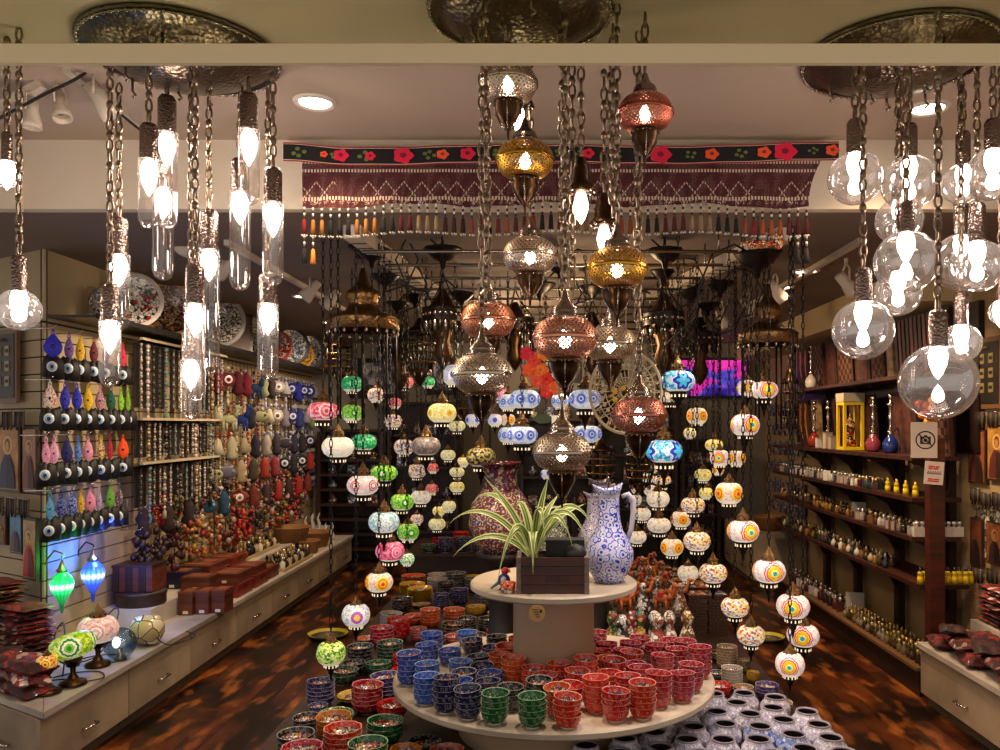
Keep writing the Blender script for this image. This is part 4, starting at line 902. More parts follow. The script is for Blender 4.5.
# things on the upper tier -----------------------------------------------------------
ZU = .981
def planter():
    Yp = 3.50; k = Yp/F; w = (588-517)*k; h = .155; d = .19; X = (552.5-CX)*k
    wd = wood('381408', 5.0); side = plain('6a5a50', .5, 0, 40.0); m = MB()
    for i in range(4): m.bbox(-w/2+.02, w/2-.02, -d/2, -d/2+.012, i*h/4+.001, (i+1)*h/4-.001, wd)
    m.bbox(-w/2+.02, w/2-.02, d/2-.012, d/2, 0, h, wd).bbox(-w/2, -w/2+.02, -d/2-.004, d/2+.004, 0, h, side).bbox(w/2-.02, w/2, -d/2-.004, d/2+.004, 0, h, side).bbox(-w/2+.02, w/2-.02, -d/2+.012, d/2-.012, 0, .02, wd)
    soil = MB().bbox(-w/2+.02, w/2-.02, -d/2+.012, d/2-.012, .02, h-.015, plain('0d0906', .95))
    mark = MB()
    for q, (x, z0, z1) in enumerate(((-.03, .05, .085), (-.018, .05, .075), (-.008, .05, .075), (.004, .05, .07), (.016, .05, .075), (.026, .05, .075), (.036, .05, .075), (.05, .05, .085), (.062, .05, .075))): mark.bbox(x, x+.003, -d/2-.002, -d/2, z0, z1, M_black)
    for x in (-.03, -.006, .02): mark.bbox(x, x+.012, -d/2-.002, -d/2, .073, .076, M_black)
    chest = MB().bbox(-.03, .14, .0, .1, h-.01, h+.06, plain('0a0806', .7)).lathe([(.04, 0), (.05, .02), (.03, .05), (.001, .06)], plain('12100a', .6), 10, (.1, -.03, h-.01))
    spawn('planter_box', 'dark wooden planter box with metal ends on the upper tier', 'planter', (X, Yp, ZU), [('wooden_box', m), ('soil', soil), ('lettering', mark), ('dark_insert', chest)])
    # spider plant
    lm = NT('variegated_leaf'); u = lm.sep(lm.coord('UV')); e = lm.math('ABSOLUTE', lm.math('SUBTRACT', u[0], .5))
    c = lm.mix(lm.math('GREATER_THAN', e, .3), '4a6428', 'c8cf88'); c = lm.mix(lm.math('LESS_THAN', e, .07), c, '8fa04c'); lm.pbsdf(c, .4); lm = lm.m
    base = Vector((P(533, 0, 3.5).x, 3.47, ZU+h-.02))
    tips = [((484, 476), 3.5, .0, .2), ((449, 524), 3.45, .06, .75), ((453, 557), 3.4, .03, .8), ((470, 507), 3.6, .1, .5), ((549, 474), 3.5, .0, .1), ((586, 503), 3.55, .03, .3), ((573, 548), 3.38, .12, .6), ((597, 536), 3.5, .14, .5), ((533, 575), 3.33, .1, 1.0), ((503, 562), 3.35, .1, .8),
            ((497, 585), 3.36, .14, .9), ((560, 492), 3.6, .02, .2), ((512, 520), 3.55, .1, .5), ((545, 540), 3.35, .13, .6), ((566, 524), 3.6, .1, .4), ((524, 500), 3.6, 0, .1), ((590, 550), 3.4, .15, .7)]
    lv = []
    for i, ((tx, ty), Yt, bow, dr) in enumerate(tips):
        tip = P(tx, ty, Yt); N = 12; pts = []
        up = Vector((0, 0, max(.06, bow+.1))); c1 = base+(tip-base)*.3+up*1.1; c2 = base+(tip-base)*.75+up*(.9 if dr > .4 else .2)
        for q in range(N+1):
            t = q/N; pts.append(base*(1-t)**3+c1*3*t*(1-t)**2+c2*3*t*t*(1-t)+tip*t**3)
        W = .013 if i != 8 else .018; vs = []; uv = []; fs = []
        for q, p in enumerate(pts):
            t = q/N; tg = (pts[min(N, q+1)]-pts[max(0, q-1)]).normalized(); sd = tg.cross(Vector((0, -.8, .6))); sd = sd.normalized() if sd.length > .01 else Vector((1, 0, 0))
            w_ = W*(.45+.75*math.sin(PI*min(1, t*1.1+.1)))*(1-t**4); nn = sd.cross(tg)
            vs += [p-sd*w_-base, p-nn*w_*.35-base, p+sd*w_-base]
        for q in range(N):
            a = q*3
            for s_ in (0, 1): fs.append((a+s_, a+s_+1, a+s_+4, a+s_+3)); uv.append([(s_*.5, q/N), (s_*.5+.5, q/N), (s_*.5+.5, (q+1)/N), (s_*.5, (q+1)/N)])
        lv.append(('leaf', MB().add(vs, fs, lm, True, uv)))
    lv.append(('roots', MB().lathe([(.001, .03), (.02, .02), (.03, -.01), (.02, -.03)], plain('5a6030', .8), 10)))
    spawn('spider_plant', 'green and cream striped spider plant growing in the planter box', 'plant', base, lv)
planter()
def painted(bg, c1, c2, sc_=48.0):
    n = NT('painted_vase'); co = n.coord(); v = n.vor(sc_, co); d = v.outputs['Distance']; w = n.noise(60, co, 3)
    r = n.math('ABSOLUTE', n.math('SUBTRACT', n.math('FRACT', n.math('MULTIPLY', d, 2.6)), .5))
    m = n.math('MAXIMUM', n.math('LESS_THAN', r, .16), n.math('LESS_THAN', d, .17)); m = n.math('MULTIPLY', m, n.math('GREATER_THAN', w, .36))
    c = n.mix(m, bg, n.mix(n.math('GREATER_THAN', w, .56), c1, c2)); n.pbsdf(c, .12, coat=.5); return n.m
def jug(p, s, lab, mat, hm):
    b = MB().lathe([(.001, 0), (.055, 0), (.06, .012), (.082, .045), (.096, .09), (.094, .125), (.076, .165), (.054, .2), (.044, .24), (.04, .29), (.04, .335)], mat, 36)
    # flared spout lip
    vs = []; fs = []; n = 28
    for r0, z0, k in ((.04, .335, 0), (.046, .352, .35), (.054, .372, 1), (.048, .372, 1), (.037, .34, 0)):
        for i in range(n):
            a = 2*PI*i/n; dip = math.cos(a-PI)       # spout to the left
            vs.append((r0*math.cos(a)*(1+.25*k*max(0, dip)), r0*math.sin(a), z0+k*(.012*math.cos(2*(a-PI))-.006*max(0, dip))))
    for q in range(4):
        for i in range(n): j = (i+1) % n; fs.append((q*n+i, q*n+j, (q+1)*n+j, (q+1)*n+i))
    b.add(vs, fs, mat, True)
    inn = MB().lathe([(.043, .345), (.036, .3), (.001, .25)], hm, 20)
    hd = MB().tube([(.05, 0, .33), (.075, 0, .34), (.094, 0, .315), (.094, 0, .26), (.086, 0, .2), (.074, 0, .165)], [.009, .011, .012, .011, .01, .009], hm, 8)
    spawn('jug', lab, 'jug', p, [('jug_body', b), ('jug_inside', inn), ('handle', hd)], None, 0, s)
BW = painted('c4c6e0', '1828a8', '3448c8', 40.0); HM = plain('b9b4bc', .2)
jp = P(609, 581, 3.52); jp.z = ZU; jp.x = (609-CX)*3.68/F; jp.y = 3.68
jug(jp, 1.18, 'tall blue and white painted jug with pale handle, on the upper tier', BW, HM)
# vases and pieces standing behind the table on a tall stand
def ped(x, y, r, lab): spawn('pedestal', lab, 'pedestal', (x, y, .301), MB().lathe([(.001, 0), (r*1.1, 0), (r*1.1, .03), (r*.6, .06), (r*.5, .3), (r*.6, .56), (r*1.05, .6), (r*1.05, .629), (.001, .629)], plain('1a100b', .6), 24), 'turned pedestals')
ped(P(501, 0, 4.85).x, 4.85, .14, 'dark turned pedestal under the large red floor vase'); ped(P(594, 0, 4.72).x, 4.72, .09, 'dark turned pedestal under the second blue and white jug'); ped(P(600, 0, 5.05).x, 5.05, .09, 'dark turned pedestal under the dark patterned jug'); ped(P(552, 0, 4.65).x, 4.65, .11, 'dark turned pedestal under the lattice patterned box')
vb = painted('74403a', 'd0b8a8', '30406a', 26.0); vn = confetti('7a2030 302848 a89080 501820', 60.0)
spawn('floor_vase', 'large dark red and blue painted vase with flared rim, behind the spider plant', 'vase', (P(501, 0, 4.85).x, 4.85, .931), [('vase_body', MB().lathe([(.001, 0), (.11, 0), (.16, .06), (.195, .16), (.19, .25), (.15, .33), (.12, .37)], vb, 40)), ('vase_neck', MB().lathe([(.12, .37), (.1, .4), (.095, .46), (.12, .53), (.135, .54), (.13, .545), (.09, .46), (.08, .4)], vn, 36))])
jug((P(594, 0, 4.72).x, 4.72, .931), 1.0, 'second blue and white jug behind the tall one', painted('b8b4c4', '383c8c', '6a3050'), HM)
jug((P(600, 0, 5.05).x, 5.05, .931), 1.15, 'dark patterned jug on the pedestal, furthest back', painted('8c8494', '303060', '6a3050'), HM)
spawn('patterned_box', 'pale green lattice patterned box standing on the pedestal', 'box', (P(552, 0, 4.65).x, 4.65, .931), MB().box((0, 0, .14), (.17, .12, .28), confetti('a8b098 c8ccb8 88907c', 70.0, .4, '20241c', .1)).box((0, 0, .285), (.19, .14, .015), M_dark))
spawn('dark_post', 'slim dark carved post beside the tall jug', 'post', (P(574, 0, 3.92).x, 3.86, ZU), MB().lathe([(.001, 0), (.014, 0), (.011, .05), (.013, .1), (.009, .2), (.013, .3), (.008, .36), (.001, .37)], M_dark, 10))
# small parrot figure, orange cup, round tag
pc = P(503, 568, 3.42)
bd = MB().sphere((0, 0, .035), .02, plain('203878', .4), 10, 8, (1.2, 1, 1.3)).sphere((.004, 0, .07), .015, plain('c02838', .4), 8, 6).tube([(-.015, 0, .03), (-.05, 0, .003)], [.009, .004], plain('1a6a78', .4), 6).lathe([(.006, 0), (.001, .016)], plain('e0a030', .4), 6, (.02, 0, .065)).sphere((.0, -.016, .035), .012, plain('d8d8d8', .4), 8, 6, (1, .4, 1.4)).lathe([(.001, 0), (.02, 0), (.012, .01), (.001, .012)], M_dark, 10)
spawn('bird_figurine', 'small blue and red bird figurine left of the planter box', 'figurine', (pc.x, 3.5, ZU), bd, None, 0, 1.15)
spawn('cup', 'small orange and white patterned cup left of the planter box', 'cup', (P(508.5, 0, 3.48).x, 3.43, ZU), MB().lathe([(.001, 0), (.028, 0), (.034, .045), (.031, .045), (.025, .008), (.001, .006)], confetti('c8482c e8d8c8 d86a40', 55.0), 20))
tg = MB(); tg.x = Matrix.Rotation(PI/2, 4, 'X'); tg.lathe([(.001, .003), (.034, .003), (.034, -.003), (.001, -.003)], plain('a8824c', .6), 24, smooth=False)
tg.x = Matrix.Identity(4)
for q in range(4): tg.box((-.008+.004*q, -.004, .016-.01*q), (.026-.004*q, .001, .003), M_black)
tg.box((.016, -.004, .01), (.01, .001, .012), M_black)
spawn('round_tag', 'round tan tag with dark print hanging under the upper tier edge', 'tag', (P(537, 605, 3.33).x, 3.325, .917), tg)

# figurines behind right of the table ---------------------------------------------------
def camel(c, s=1.0):
    m = plain(c, .6, 0, 0); b = MB()
    b.sphere((0, 0, .075), .03, m, 12, 8, (1.5, .8, .9)).sphere((0, 0, .105), .018, m, 8, 6, (1, .8, 1.2))
    b.tube([(.035, 0, .08), (.06, 0, .085), (.07, 0, .12), (.075, 0, .14)], [.016, .012, .009, .008], m, 8).sphere((.085, 0, .145), .012, m, 8, 6, (1.7, .8, .8))
    for x in (-.03, .028):
        for y in (-.013, .013): b.tube([(x, y, .07), (x+.003, y, .035), (x, y, .0)], [.009, .006, .006], m, 6)
    b.tube([(-.045, 0, .085), (-.055, 0, .05)], .003, m, 5).box((0, 0, .1), (.03, .052, .02), plain('a01c24', .8))
    return b.mesh('figurine')
def doll(pal):
    return MB().lathe([(.001, 0), (.045, 0), (.04, .03), (.018, .1), (.012, .115), (.018, .125), (.02, .14), (.01, .158), (.001, .16)], confetti(pal, 80.0, .5), 14).mesh('figurine')
ks = [camel('b85a18'), camel('c8782c'), camel('9a4818'), camel('b87038')]; ds = [doll('e0dcd4 302c34 b8b0b0'), doll('c8bca8 a04838 e8e0d0'), doll('2a6858 c0a040 8a2028'), doll('b02028 e0c8b0 3a2020'), doll('caa05a e8d8c0 7a4820')]
spawn('display_riser', 'dark riser block under the camel figurines', 'riser', (0, 0, 0), MB().bbox(.42, .9, 4.8, 6.3, .301, .55, plain('241610', .7)))
n_ = 0
for r_ in range(7):
    for c_ in range(4):
        x = .485+.115*c_; y = 4.9+.2*r_; cam = (r_+c_) % 2 == 0; n_ += 1
        me = R.choice(ks if cam else ds)
        spawn('camel_figurine' if cam else 'doll_figurine', '%s right behind the tall jug, %s row, %s from left' % ('orange brown camel figurine' if cam else 'patterned cone doll figurine', nth(r_), nth(c_)), 'figurine', (x, y, .551), me, 'figurines on the riser', R.uniform(-.6, .6)+(PI if R.random() < .4 else 0), 1.15)
for i, (px, py, Y, k) in enumerate(((622, 628, 4.35, 0), (640, 622, 4.45, 2), (657, 618, 4.4, 1), (668, 627, 4.5, 1), (650, 612, 4.65, 0), (630, 610, 4.6, 3), (612, 622, 4.5, 2), (683, 632, 4.6, 4))):
    Y = Y+.27; x = (px-CX)*Y/F
    if x > .36 and Y > 4.72: Y = 4.72
    spawn('doll_figurine', 'larger patterned cone doll behind the crimson bowls, %s of the front group' % nth(i), 'figurine', (x, Y, .301), ds[k], 'larger dolls behind the crimson bowls', R.uniform(0, 6), 1.9)
spawn('gift_box', 'flat bright red box with a small white label, behind the table to the right', 'box', (P(637, 0, 4.55).x-.28, 5.3, .301), MB().bbox(-.14, .14, -.12, -.0, 0, .16, plain('b01420', .5)).bbox(.06, .11, -.122, -.12, .1, .115, M_white))
tiles = ['d8c090 a03828 e8d8b0', 'c0b8a8 303840 e0d8c8', 'd8a038 a03020 f0e0b0', '486858 c8c0a0 a03030', 'e0d0b0 604838 b88848']
tcnt = 0
for i, (px, Y, n) in enumerate(((655, 7.2, 6), (668, 7.2, 5), (660, 6.75, 7), (676, 6.75, 7), (668, 6.3, 9), (685, 6.3, 8), (676, 5.85, 11), (694, 5.85, 11), (684, 5.4, 13), (704, 5.4, 13))):
    x = (px-CX)*Y/F+.08
    for k in range(n):
        tm = confetti(tiles[(i+k) % 5], 30.0, .3, '3a2c20', .03)
        key = ('tile', (i+k) % 5)
        if key not in BOWL: BOWL[key] = MB().box((0, 0, .009), (.13, .15, .017), wood('3c2416', 6.0)).box((0, 0, .0185), (.12, .14, .002), tm).mesh('ceramic_tile')
        spawn('ceramic_tile', 'framed patterned tile, %s in the %s pile right of the figurines' % ('topmost' if k == n-1 else nth(n-1-k)+' from top', nth(i)), 'tile', (x, Y, .301+.0205*k), BOWL[key], 'piled framed tiles', R.uniform(-.04, .04))
# yellow rimmed tray plates on the floor
def tray(px, py, r, lab):
    Y = ZC*F/(py-CY); m = MB().lathe([(.001, .004), (r*.5, .004), (r*.52, .012), (r*.86, .012), (r*.9, .03), (r, .034), (r*.98, .02), (r*.85, 0), (.001, 0)], [plain('5a5030', .4), plain('5a5030', .4), plain('2a2418', .5), plain('b8a828', .4), plain('b8a828', .4), plain('3a3420', .5)], 36)
    spawn('floor_tray', lab, 'tray', ((px-CX)*Y/F, Y, .001), m)
tray(328, 637, .16, 'yellow rimmed round tray on the floor behind the lime green lamp'); tray(768, 640, .13, 'yellow rimmed round tray on the floor between the right hanging lamps'); tray(703, 582, .15, 'yellow rimmed round tray on the floor in the far right aisle')
# ================================================================ LEFT SIDE
M_cab = plain('a5927a', .5, 0, 1.6); M_top = plain('b5aba0', .4, 0, 2.0); M_toe = plain('5f5240', .6)
def handle_mb():
    return MB().tube([(-.055, 0, 0), (-.055, -.02, 0), (-.04, -.028, .002), (.04, -.028, .002), (.055, -.02, 0), (.055, 0, 0)], .0065, M_chrome, 8)
HDL = handle_mb().mesh('handle')
def cabinet(L, d, h, lab, o, rz, grp, poly=None):
    "local: front on -y side at y=0, x from 0 to L"
    body = MB().bbox(0.002, L-.002, .02, d, .07, h-.03, M_cab).bbox(.002, L-.002, .05, d, 0, .07, M_toe)
    if poly: body = MB().prism(poly, .07, h-.03, M_cab, 'XY').prism([(x, max(y, .05)) for x, y in poly], 0, .07, M_toe, 'XY')
    dr = MB().bbox(.006, L-.006, 0, .02, .08, h-.036, M_cab)
    spawn('drawer_cabinet', lab, 'cabinet', o, [('cabinet_body', body), ('drawer_front', dr, [('handle', HDL, None, {'loc': (L*.5, 0, .175)})])], grp, rz)
LY = [3.67, 4.46, 5.24, 6.02, 6.8, 7.5, 8.2, 8.9, 9.6]
for i in range(8):
    # along +Y: rotate +90deg: local x -> +Y, local -y -> +X
    cabinet(LY[i+1]-LY[i], .58, .38, 'beige drawer cabinet under the left counter, %s from the front' % nth(i), (-2.32, LY[i], 0), PI/2, 'low drawer cabinets along the left wall', [(.035, .02), (.788, .02), (.788, .5)] if i == 0 else ([(.002, .02), (.778, .02), (.778, .57), (.13, .57), (.002, .49)] if i == 1 else None))
spawn('countertop', 'long pale countertop along the left wall', 'countertop', (0, 0, 0), MB().prism([(-2.3, 3.67), (-2.3, 9.6), (-2.895, 9.6), (-2.895, 4.63)], .35, .38, M_top, 'XY'))
# wing counter folding back to the left
wo = Vector((-2.31, 3.665, 0))+WD*1.3
cabinet(.64, .55, .38, 'beige drawer cabinet at the left picture edge, nearest the corner', tuple(Vector((-2.31, 3.665, 0))+WD*.66), wa, 'drawer cabinets on the left wing', [(.002, .02), (.6, .02), (.002, .29)])
cabinet(.64, .55, .38, 'beige drawer cabinet at the left picture edge, outside the corner one', tuple(wo), wa, 'drawer cabinets on the left wing', [(.002, .02), (.638, .02), (.638, .29), (.3, .47), (.002, .47)])
wt = MB(); wt.prism([(-2.302, 3.67), (-2.9, 4.622), tuple((Vector((-2.9, 4.622, 0))+WD*1)[:2]), tuple((Vector((-2.302, 3.66, 0))+WD*1.9)[:2])], .35, .38, M_top, 'XY')
spawn('countertop', 'pale countertop of the left wing, under the dark red cloths', 'countertop', (0, 0, 0), wt)
spawn('counter_riser', 'long pale riser on the back of the left counter', 'riser', (0, 0, 0), MB().bbox(-2.895, -2.56, 5.2, 9.6, .381, .5, M_top))
# wooden boxes
WB = wood('5a2a1a', 6.0); WB2 = wood('2e1812', 6.0)
m = MB()
for i in range(6): m.bbox(-.13+.044*i, -.13+.044*(i+1)-.003, -.1, .1, 0, .16, WB if i % 2 else WB2)
m.bbox(-.135, .135, -.105, .105, .16, .175, WB2)
spawn('wooden_box', 'striped dark wooden box standing on the round box at the left', 'box', (-2.72, 5.37, .6), m)
m = MB().lathe([(.001, 0), (.15, 0), (.155, .01), (.155, .06), (.16, .065), (.16, .085), (.15, .092), (.001, .094)], WB2, 36)
spawn('round_box', 'low round dark carved wooden box under the striped box', 'box', (-2.71, 5.37, .501), m, None, 0, (1, 1, 1.03))
def wbox(x, y, z, dx, dy, dz, lab, mat=None, tag=True, rz=0):
    b = MB().bbox(-dx/2, dx/2, -dy/2, dy/2, 0, dz*.75, mat or WB); l = MB().bbox(-dx/2-.004, dx/2+.004, -dy/2-.004, dy/2+.004, dz*.755, dz, mat or WB)
    l.bbox(-dx*.35, dx*.35, -dy*.35, dy*.35, dz, dz+.003, wood('7a4428', 5.0)); pr = [('box_body', b), ('lid', l)]
    if tag: pr.append(('price_tag', MB().bbox(-.018, .018, -dy/2-.003, -dy/2, .01, .03, M_white)))
    spawn('wooden_box', lab, 'box', (x, y, z), pr, 'wooden boxes on the left counter', rz)
wbox(-2.73, 5.95, .501, .26, .2, .12, 'flat black and purple wooden box on the riser', plain('1c1830', .35))
for i in range(3): wbox(-2.46+.1*i-.03, 5.62+.03*i, .381, .092, .16, .16, 'upright dark red wooden box, white tag, %s of three from the wall' % nth(i))
wbox(-2.50, 5.80, .381, .2, .18, .13, 'dark wooden box right behind the three upright ones', WB2); wbox(-2.50, 5.80, .512, .2, .18, .1, 'dark wooden box stacked on top behind the three upright ones', WB)
for i, (x, y, z, dx, dy, dz) in enumerate(((-2.72, 6.35, .501, .28, .4, .06), (-2.72, 6.35, .562, .26, .36, .05), (-2.45, 6.25, .381, .22, .3, .1), (-2.45, 6.25, .482, .2, .28, .08), (-2.44, 6.62, .381, .2, .3, .1), (-2.44, 6.62, .482, .18, .26, .07), (-2.72, 6.8, .501, .24, .3, .09), (-2.44, 6.95, .381, .18, .22, .1))):
    wbox(x, y, z, dx, dy, dz, 'dark red carved wooden box %s, %s one further back' % ('on the riser' if z in (.501, .562) and x < -2.6 else 'by the counter edge', nth(i)), WB if i % 2 else wood('6a2018', 5.0))
# bottles and little vials
BT = {}
def vial(col, cap, kind, s=1.0):
    key = (col, cap, kind)
    if key in BT: return BT[key]
    g = plain(col, .12); c = plain(cap, .25, .6 if kind != 3 else 0); m = MB()
    if kind == 0: m.lathe([(.001, 0), (.016, 0), (.017, .005), (.017, .04), (.008, .05), (.007, .056)], g, 10).lathe([(.009, .056), (.009, .075), (.001, .077)], c, 8)
    elif kind == 1: m.box((0, 0, .024), (.034, .02, .048), g).lathe([(.006, .048), (.006, .056), (.011, .057), (.011, .074), (.001, .075)], c, 8)
    elif kind == 2: m.lathe([(.001, 0), (.012, 0), (.02, .015), (.018, .035), (.006, .05), (.005, .06)], g, 10).lathe([(.006, .06), (.01, .068), (.004, .085), (.001, .092)], c, 8)
    else: m.lathe([(.001, 0), (.018, 0), (.016, .03), (.014, .032), (.014, .045), (.017, .047), (.01, .06)], g, 10).lathe([(.006, .06), (.007, .08), (.001, .082)], c, 8)
    BT[key] = m.mesh('bottle'); return BT[key]
VC = [('3a2414', 'b89858'), ('1c1410', '100c0a'), ('6a4418', 'c0a868'), ('c8c0b4', 'a8a098'), ('28303a', 'b0a898'), ('4a1c28', 'c8b068'), ('a89870', '2a2018'), ('20342a', 'b89858')]
k_ = 0
for tn, (y0, cols, z, x0) in enumerate(((7.05, 'left tray', .501, -2.74), (7.15, 'right tray', .381, -2.44))):
    spawn('bottle_tray', 'shallow wooden tray full of small bottles on the %s' % ('riser' if tn == 0 else 'left counter edge'), 'tray', (x0, y0+.45, z), MB().bbox(-.11, .11, -.42, .42, 0, .012, plain('a8946c', .6)).bbox(-.115, -.105, -.42, .42, 0, .03, plain('a8946c', .6)).bbox(.105, .115, -.42, .42, 0, .03, plain('a8946c', .6)))
    for r_ in range(9):
        for c_ in range(3):
            k_ += 1; v = R.choice(VC[:7])
            spawn('bottle', 'small bottle in the tray on the %s, %s row, %s from the wall' % ('riser' if tn == 0 else 'left counter edge', nth(r_), nth(c_)), 'bottle', (x0-.07+.07*c_, y0+.07+.094*r_, z+.013), vial(v[0], v[1], R.choice((0, 2)), 1), 'small bottles on the left counter', R.uniform(0, 6), 1.5)
def basket(x, y, z, r, h, lab):
    n = NT('wicker'); u = n.sep(n.coord('UV')); a = n.math('SINE', n.math('MULTIPLY', u[0], 260.0)); b = n.math('SINE', n.math('MULTIPLY', u[1], 300.0)); v = n.math('MULTIPLY', a, b)
    n.pbsdf(n.mix(n.math('GREATER_THAN', v, 0.0), '9a6a38', '6a4220'), .7, bump=(v, .5, .004))
    m = MB().lathe([(.001, 0), (r*.75, 0), (r*.98, h), (r*1.03, h+.01), (r*.98, h+.015), (r*.93, h), (r*.7, .01), (.001, .01)], n.m, 28)
    spawn('wicker_basket', lab, 'basket', (x, y, z), [('basket_body', m), ('contents', MB().lathe([(.001, h*.8), (r*.9, h*.72)], confetti('c8c0b0 8a6a50 e8e4dc 504030 c0a080', 38.0, .4), 20))])
basket(-2.62, 8.25, .501, .19, .14, 'wicker basket of trinkets on the riser at the far left'); basket(-2.5, 8.7, .381, .17, .15, 'wicker basket of silver trinkets near the far end of the left counter'); basket(-2.44, 8.25, .381, .12, .12, 'small round wicker basket in front of the larger ones')
for i in range(9):
    spawn('silver_figurine', 'silvery horn shaped figurine, far end of left counter, %s in row' % nth(i), 'figurine', (-2.72+.07*(i % 5), 9.1+.14*(i // 5)+.02*i, .501 if i % 5 < 2 else .381), MB().tube([(0, 0, 0), (.01, 0, .05), (-.01, 0, .11), (.015, 0, .17)], [.028, .02, .012, .004], plain('b8b4b0', .3), 8), 'silvery figurines')
# table lamps -------------------------------------------------------------------------
def table_lamp(px, by, Y, style, rpx, hz, lab, flat=85, tilt=0, z0=.381):
    x = (px-CX)*Y/F; r = rpx*Y/F; zc = ZC-(hz-CY)*Y/F-z0
    base = MB().lathe([(.001, 0), (.062, 0), (.066, .008), (.06, .02), (.03, .03), (.022, .045), (.012, .06), (.014, zc*.45), (.022, zc*.5), (.012, zc*.55), (.03, zc-r*.95), (.045, zc-r*.6)], M_bronze, 24)
    sh = shade_mesh(style, flat)
    prt = [('base', base), ('glass_shade', sh, None, {'scale': r, 'loc': (0, 0, zc), 'rot': (tilt, 0, -PI/2)})]
    if not tilt: prt.append(('cap', CAPM, None, {'scale': r*.9, 'loc': (0, 0, zc+.05*r)}))
    prt.append(('cord', MB().tube(smooth([(.05, .03, .008), (.1, .1, .006), (.02, .2, .006), (-.1, .18, .006), (-.16, .1, .006)]), .0035, M_black, 5)))
    spawn('table_lamp', lab, 'table lamp', (x, Y, z0), prt, 'mosaic table lamps on the left counter')
ST['pinklamp'] = ('', 'e8b8b0 f0ccc4 d8a098 f4dcd4', 'f8ece8 e8a8a0 f8e8e0 d89890 f4d0c8', 4, .95)
ST['limelamp'] = ('', 'b8d820 90c020 d8e860 70a818', '308820 80c830 f8f8d0 208838 e8f0c0', 4, .95)
ST['orangelamp'] = ('', 'e8a030 f0c040 d85820 f8e0a0', 'a01818 f8d040 e87018 f8e860', 4, .9)
table_lamp(98, 0, 4.38, 'pinklamp', 19, 629, 'pink white mosaic table lamp with brass top on bronze foot', 105)
table_lamp(73, 0, 4.06, 'limelamp', 22, 645, 'tilted lime green mosaic table lamp on dark foot', 85, .25)
table_lamp(47, 0, 3.93, 'orangelamp', 10, 662, 'orange and red mosaic table lamp at the corner, mostly cut off', 110)
table_lamp(87, 0, 4.75, 'multi', 9, 628, 'small dark mosaic table lamp behind the pink one', 120)
M_teal_g = None
def tear_lamp(px, py, Y, col, lab, gold):
    p = P(px, py, Y); r = 11*Y/F
    n = NT('ribbed_lamp_glass'); x = n.sep(n.coord()); an = n.math('SINE', n.math('MULTIPLY', n.math('ARCTAN2', x[1], x[0]), 14.0))
    rr = n.math('SQRT', n.math('ADD', n.math('MULTIPLY', x[0], x[0]), n.math('MULTIPLY', x[2], x[2])))
    c = n.ramp(n.math('ABSOLUTE', n.math('MULTIPLY', n.math('SUBTRACT', x[2], .01), 1/(1.8*r))), [(0, 'f8fff8'), (.18, mul(col, 1.9)), (.42, col), (1, mul(col, .45))], 'LINEAR')  # bulb's bright core and dim ends painted into the glass colour
    c = n.mix(n.math('MULTIPLY', n.math('GREATER_THAN', an, .3), .5), c, mul(col, .6)); n.pbsdf(c, .15, 0, c, 1.3); n.m.cycles.emission_sampling = 'NONE'
    z0 = .381; H = p.z+.2-z0; g = MB().lathe([(.3*r, 1.5*r), (.75*r, 1.05*r), (1.0*r, .5*r), (.92*r, -.1*r), (.55*r, -.8*r), (.2*r, -1.5*r), (.13*r, -2.2*r), (.001, -2.35*r)], n.m, 24)
    cp = MB().lathe([(.4*r, 1.45*r), (.5*r, 1.6*r), (.3*r, 1.9*r), (.2*r, 2.2*r), (.05*r, 2.6*r), (.001, 2.6*r)], M_brass, 14).tube([(0, 0, 2.5*r), (0, 0, .185)], .004, M_brass, 6)
    st = MB().lathe([(.001, 0), (.055, 0), (.05, .015), (.012, .03), (.001, .03)], M_bronze, 18, (-.12, .03, z0-p.z))
    pts = [(-.12, .03, z0-p.z+.02), (-.125, .03, z0-p.z+.2), (-.12, .03, .05), (-.1, .02, .16), (-.05, .01, .215), (0, 0, .2), (.01, 0, .18)]
    st.tube(pts, .005, gold, 8)
    spawn('hanging_table_lamp', lab, 'table lamp', p, [('glass_shade', g), ('cap', cp), ('curved_stand', st)], 'teardrop glass lamps')
    l = bpy.data.lights.new('lamp_glow', 'POINT'); l.energy = 12 if col[:2] == '30' else 3; l.color = lin(mul(col, 1.3))[:3]; l.shadow_soft_size = .04; o = link('lamp_glow', l, (p.x+.05, p.y-.03, p.z+.13))
tear_lamp(62, 588, 4.62, '18b050', 'emerald green ribbed teardrop glass lamp on a curved stand', plain('a89048', .3, 1.0)); tear_lamp(93, 577, 4.95, '3050e8', 'cobalt blue ribbed teardrop glass lamp on a curved stand', M_bronze)
p = P(120, 648, 4.5)
spawn('glass_globe_lamp', 'round grey blue crackled glass globe with a white bulb on the counter', 'table lamp', (p.x, p.y, .382), [('crackled_globe', MB().sphere((0, 0, .09), .088, glass('b4c4cc', .1), 24, 16)), ('bulb', MB().sphere((-.01, -.02, .1), .022, emit('ffeede', 3.0), 10, 8, (1, 1, 1.5))), ('foot', MB().lathe([(.001, 0), (.03, 0), (.03, .01), (.012, .02), (.012, .06), (.001, .06)], M_steel, 14))])
gm = confetti('d8cca8 c0b080 e8e0c8 a89868', 14.0, .2, '14100c', .035)
m = MB(); m.x = Matrix.Rotation(PI/2, 4, 'Y'); m.lathe([(.001, -.085), (.05, -.085), (.082, -.06), (.09, 0), (.082, .06), (.05, .085), (.001, .085)], gm, 28)
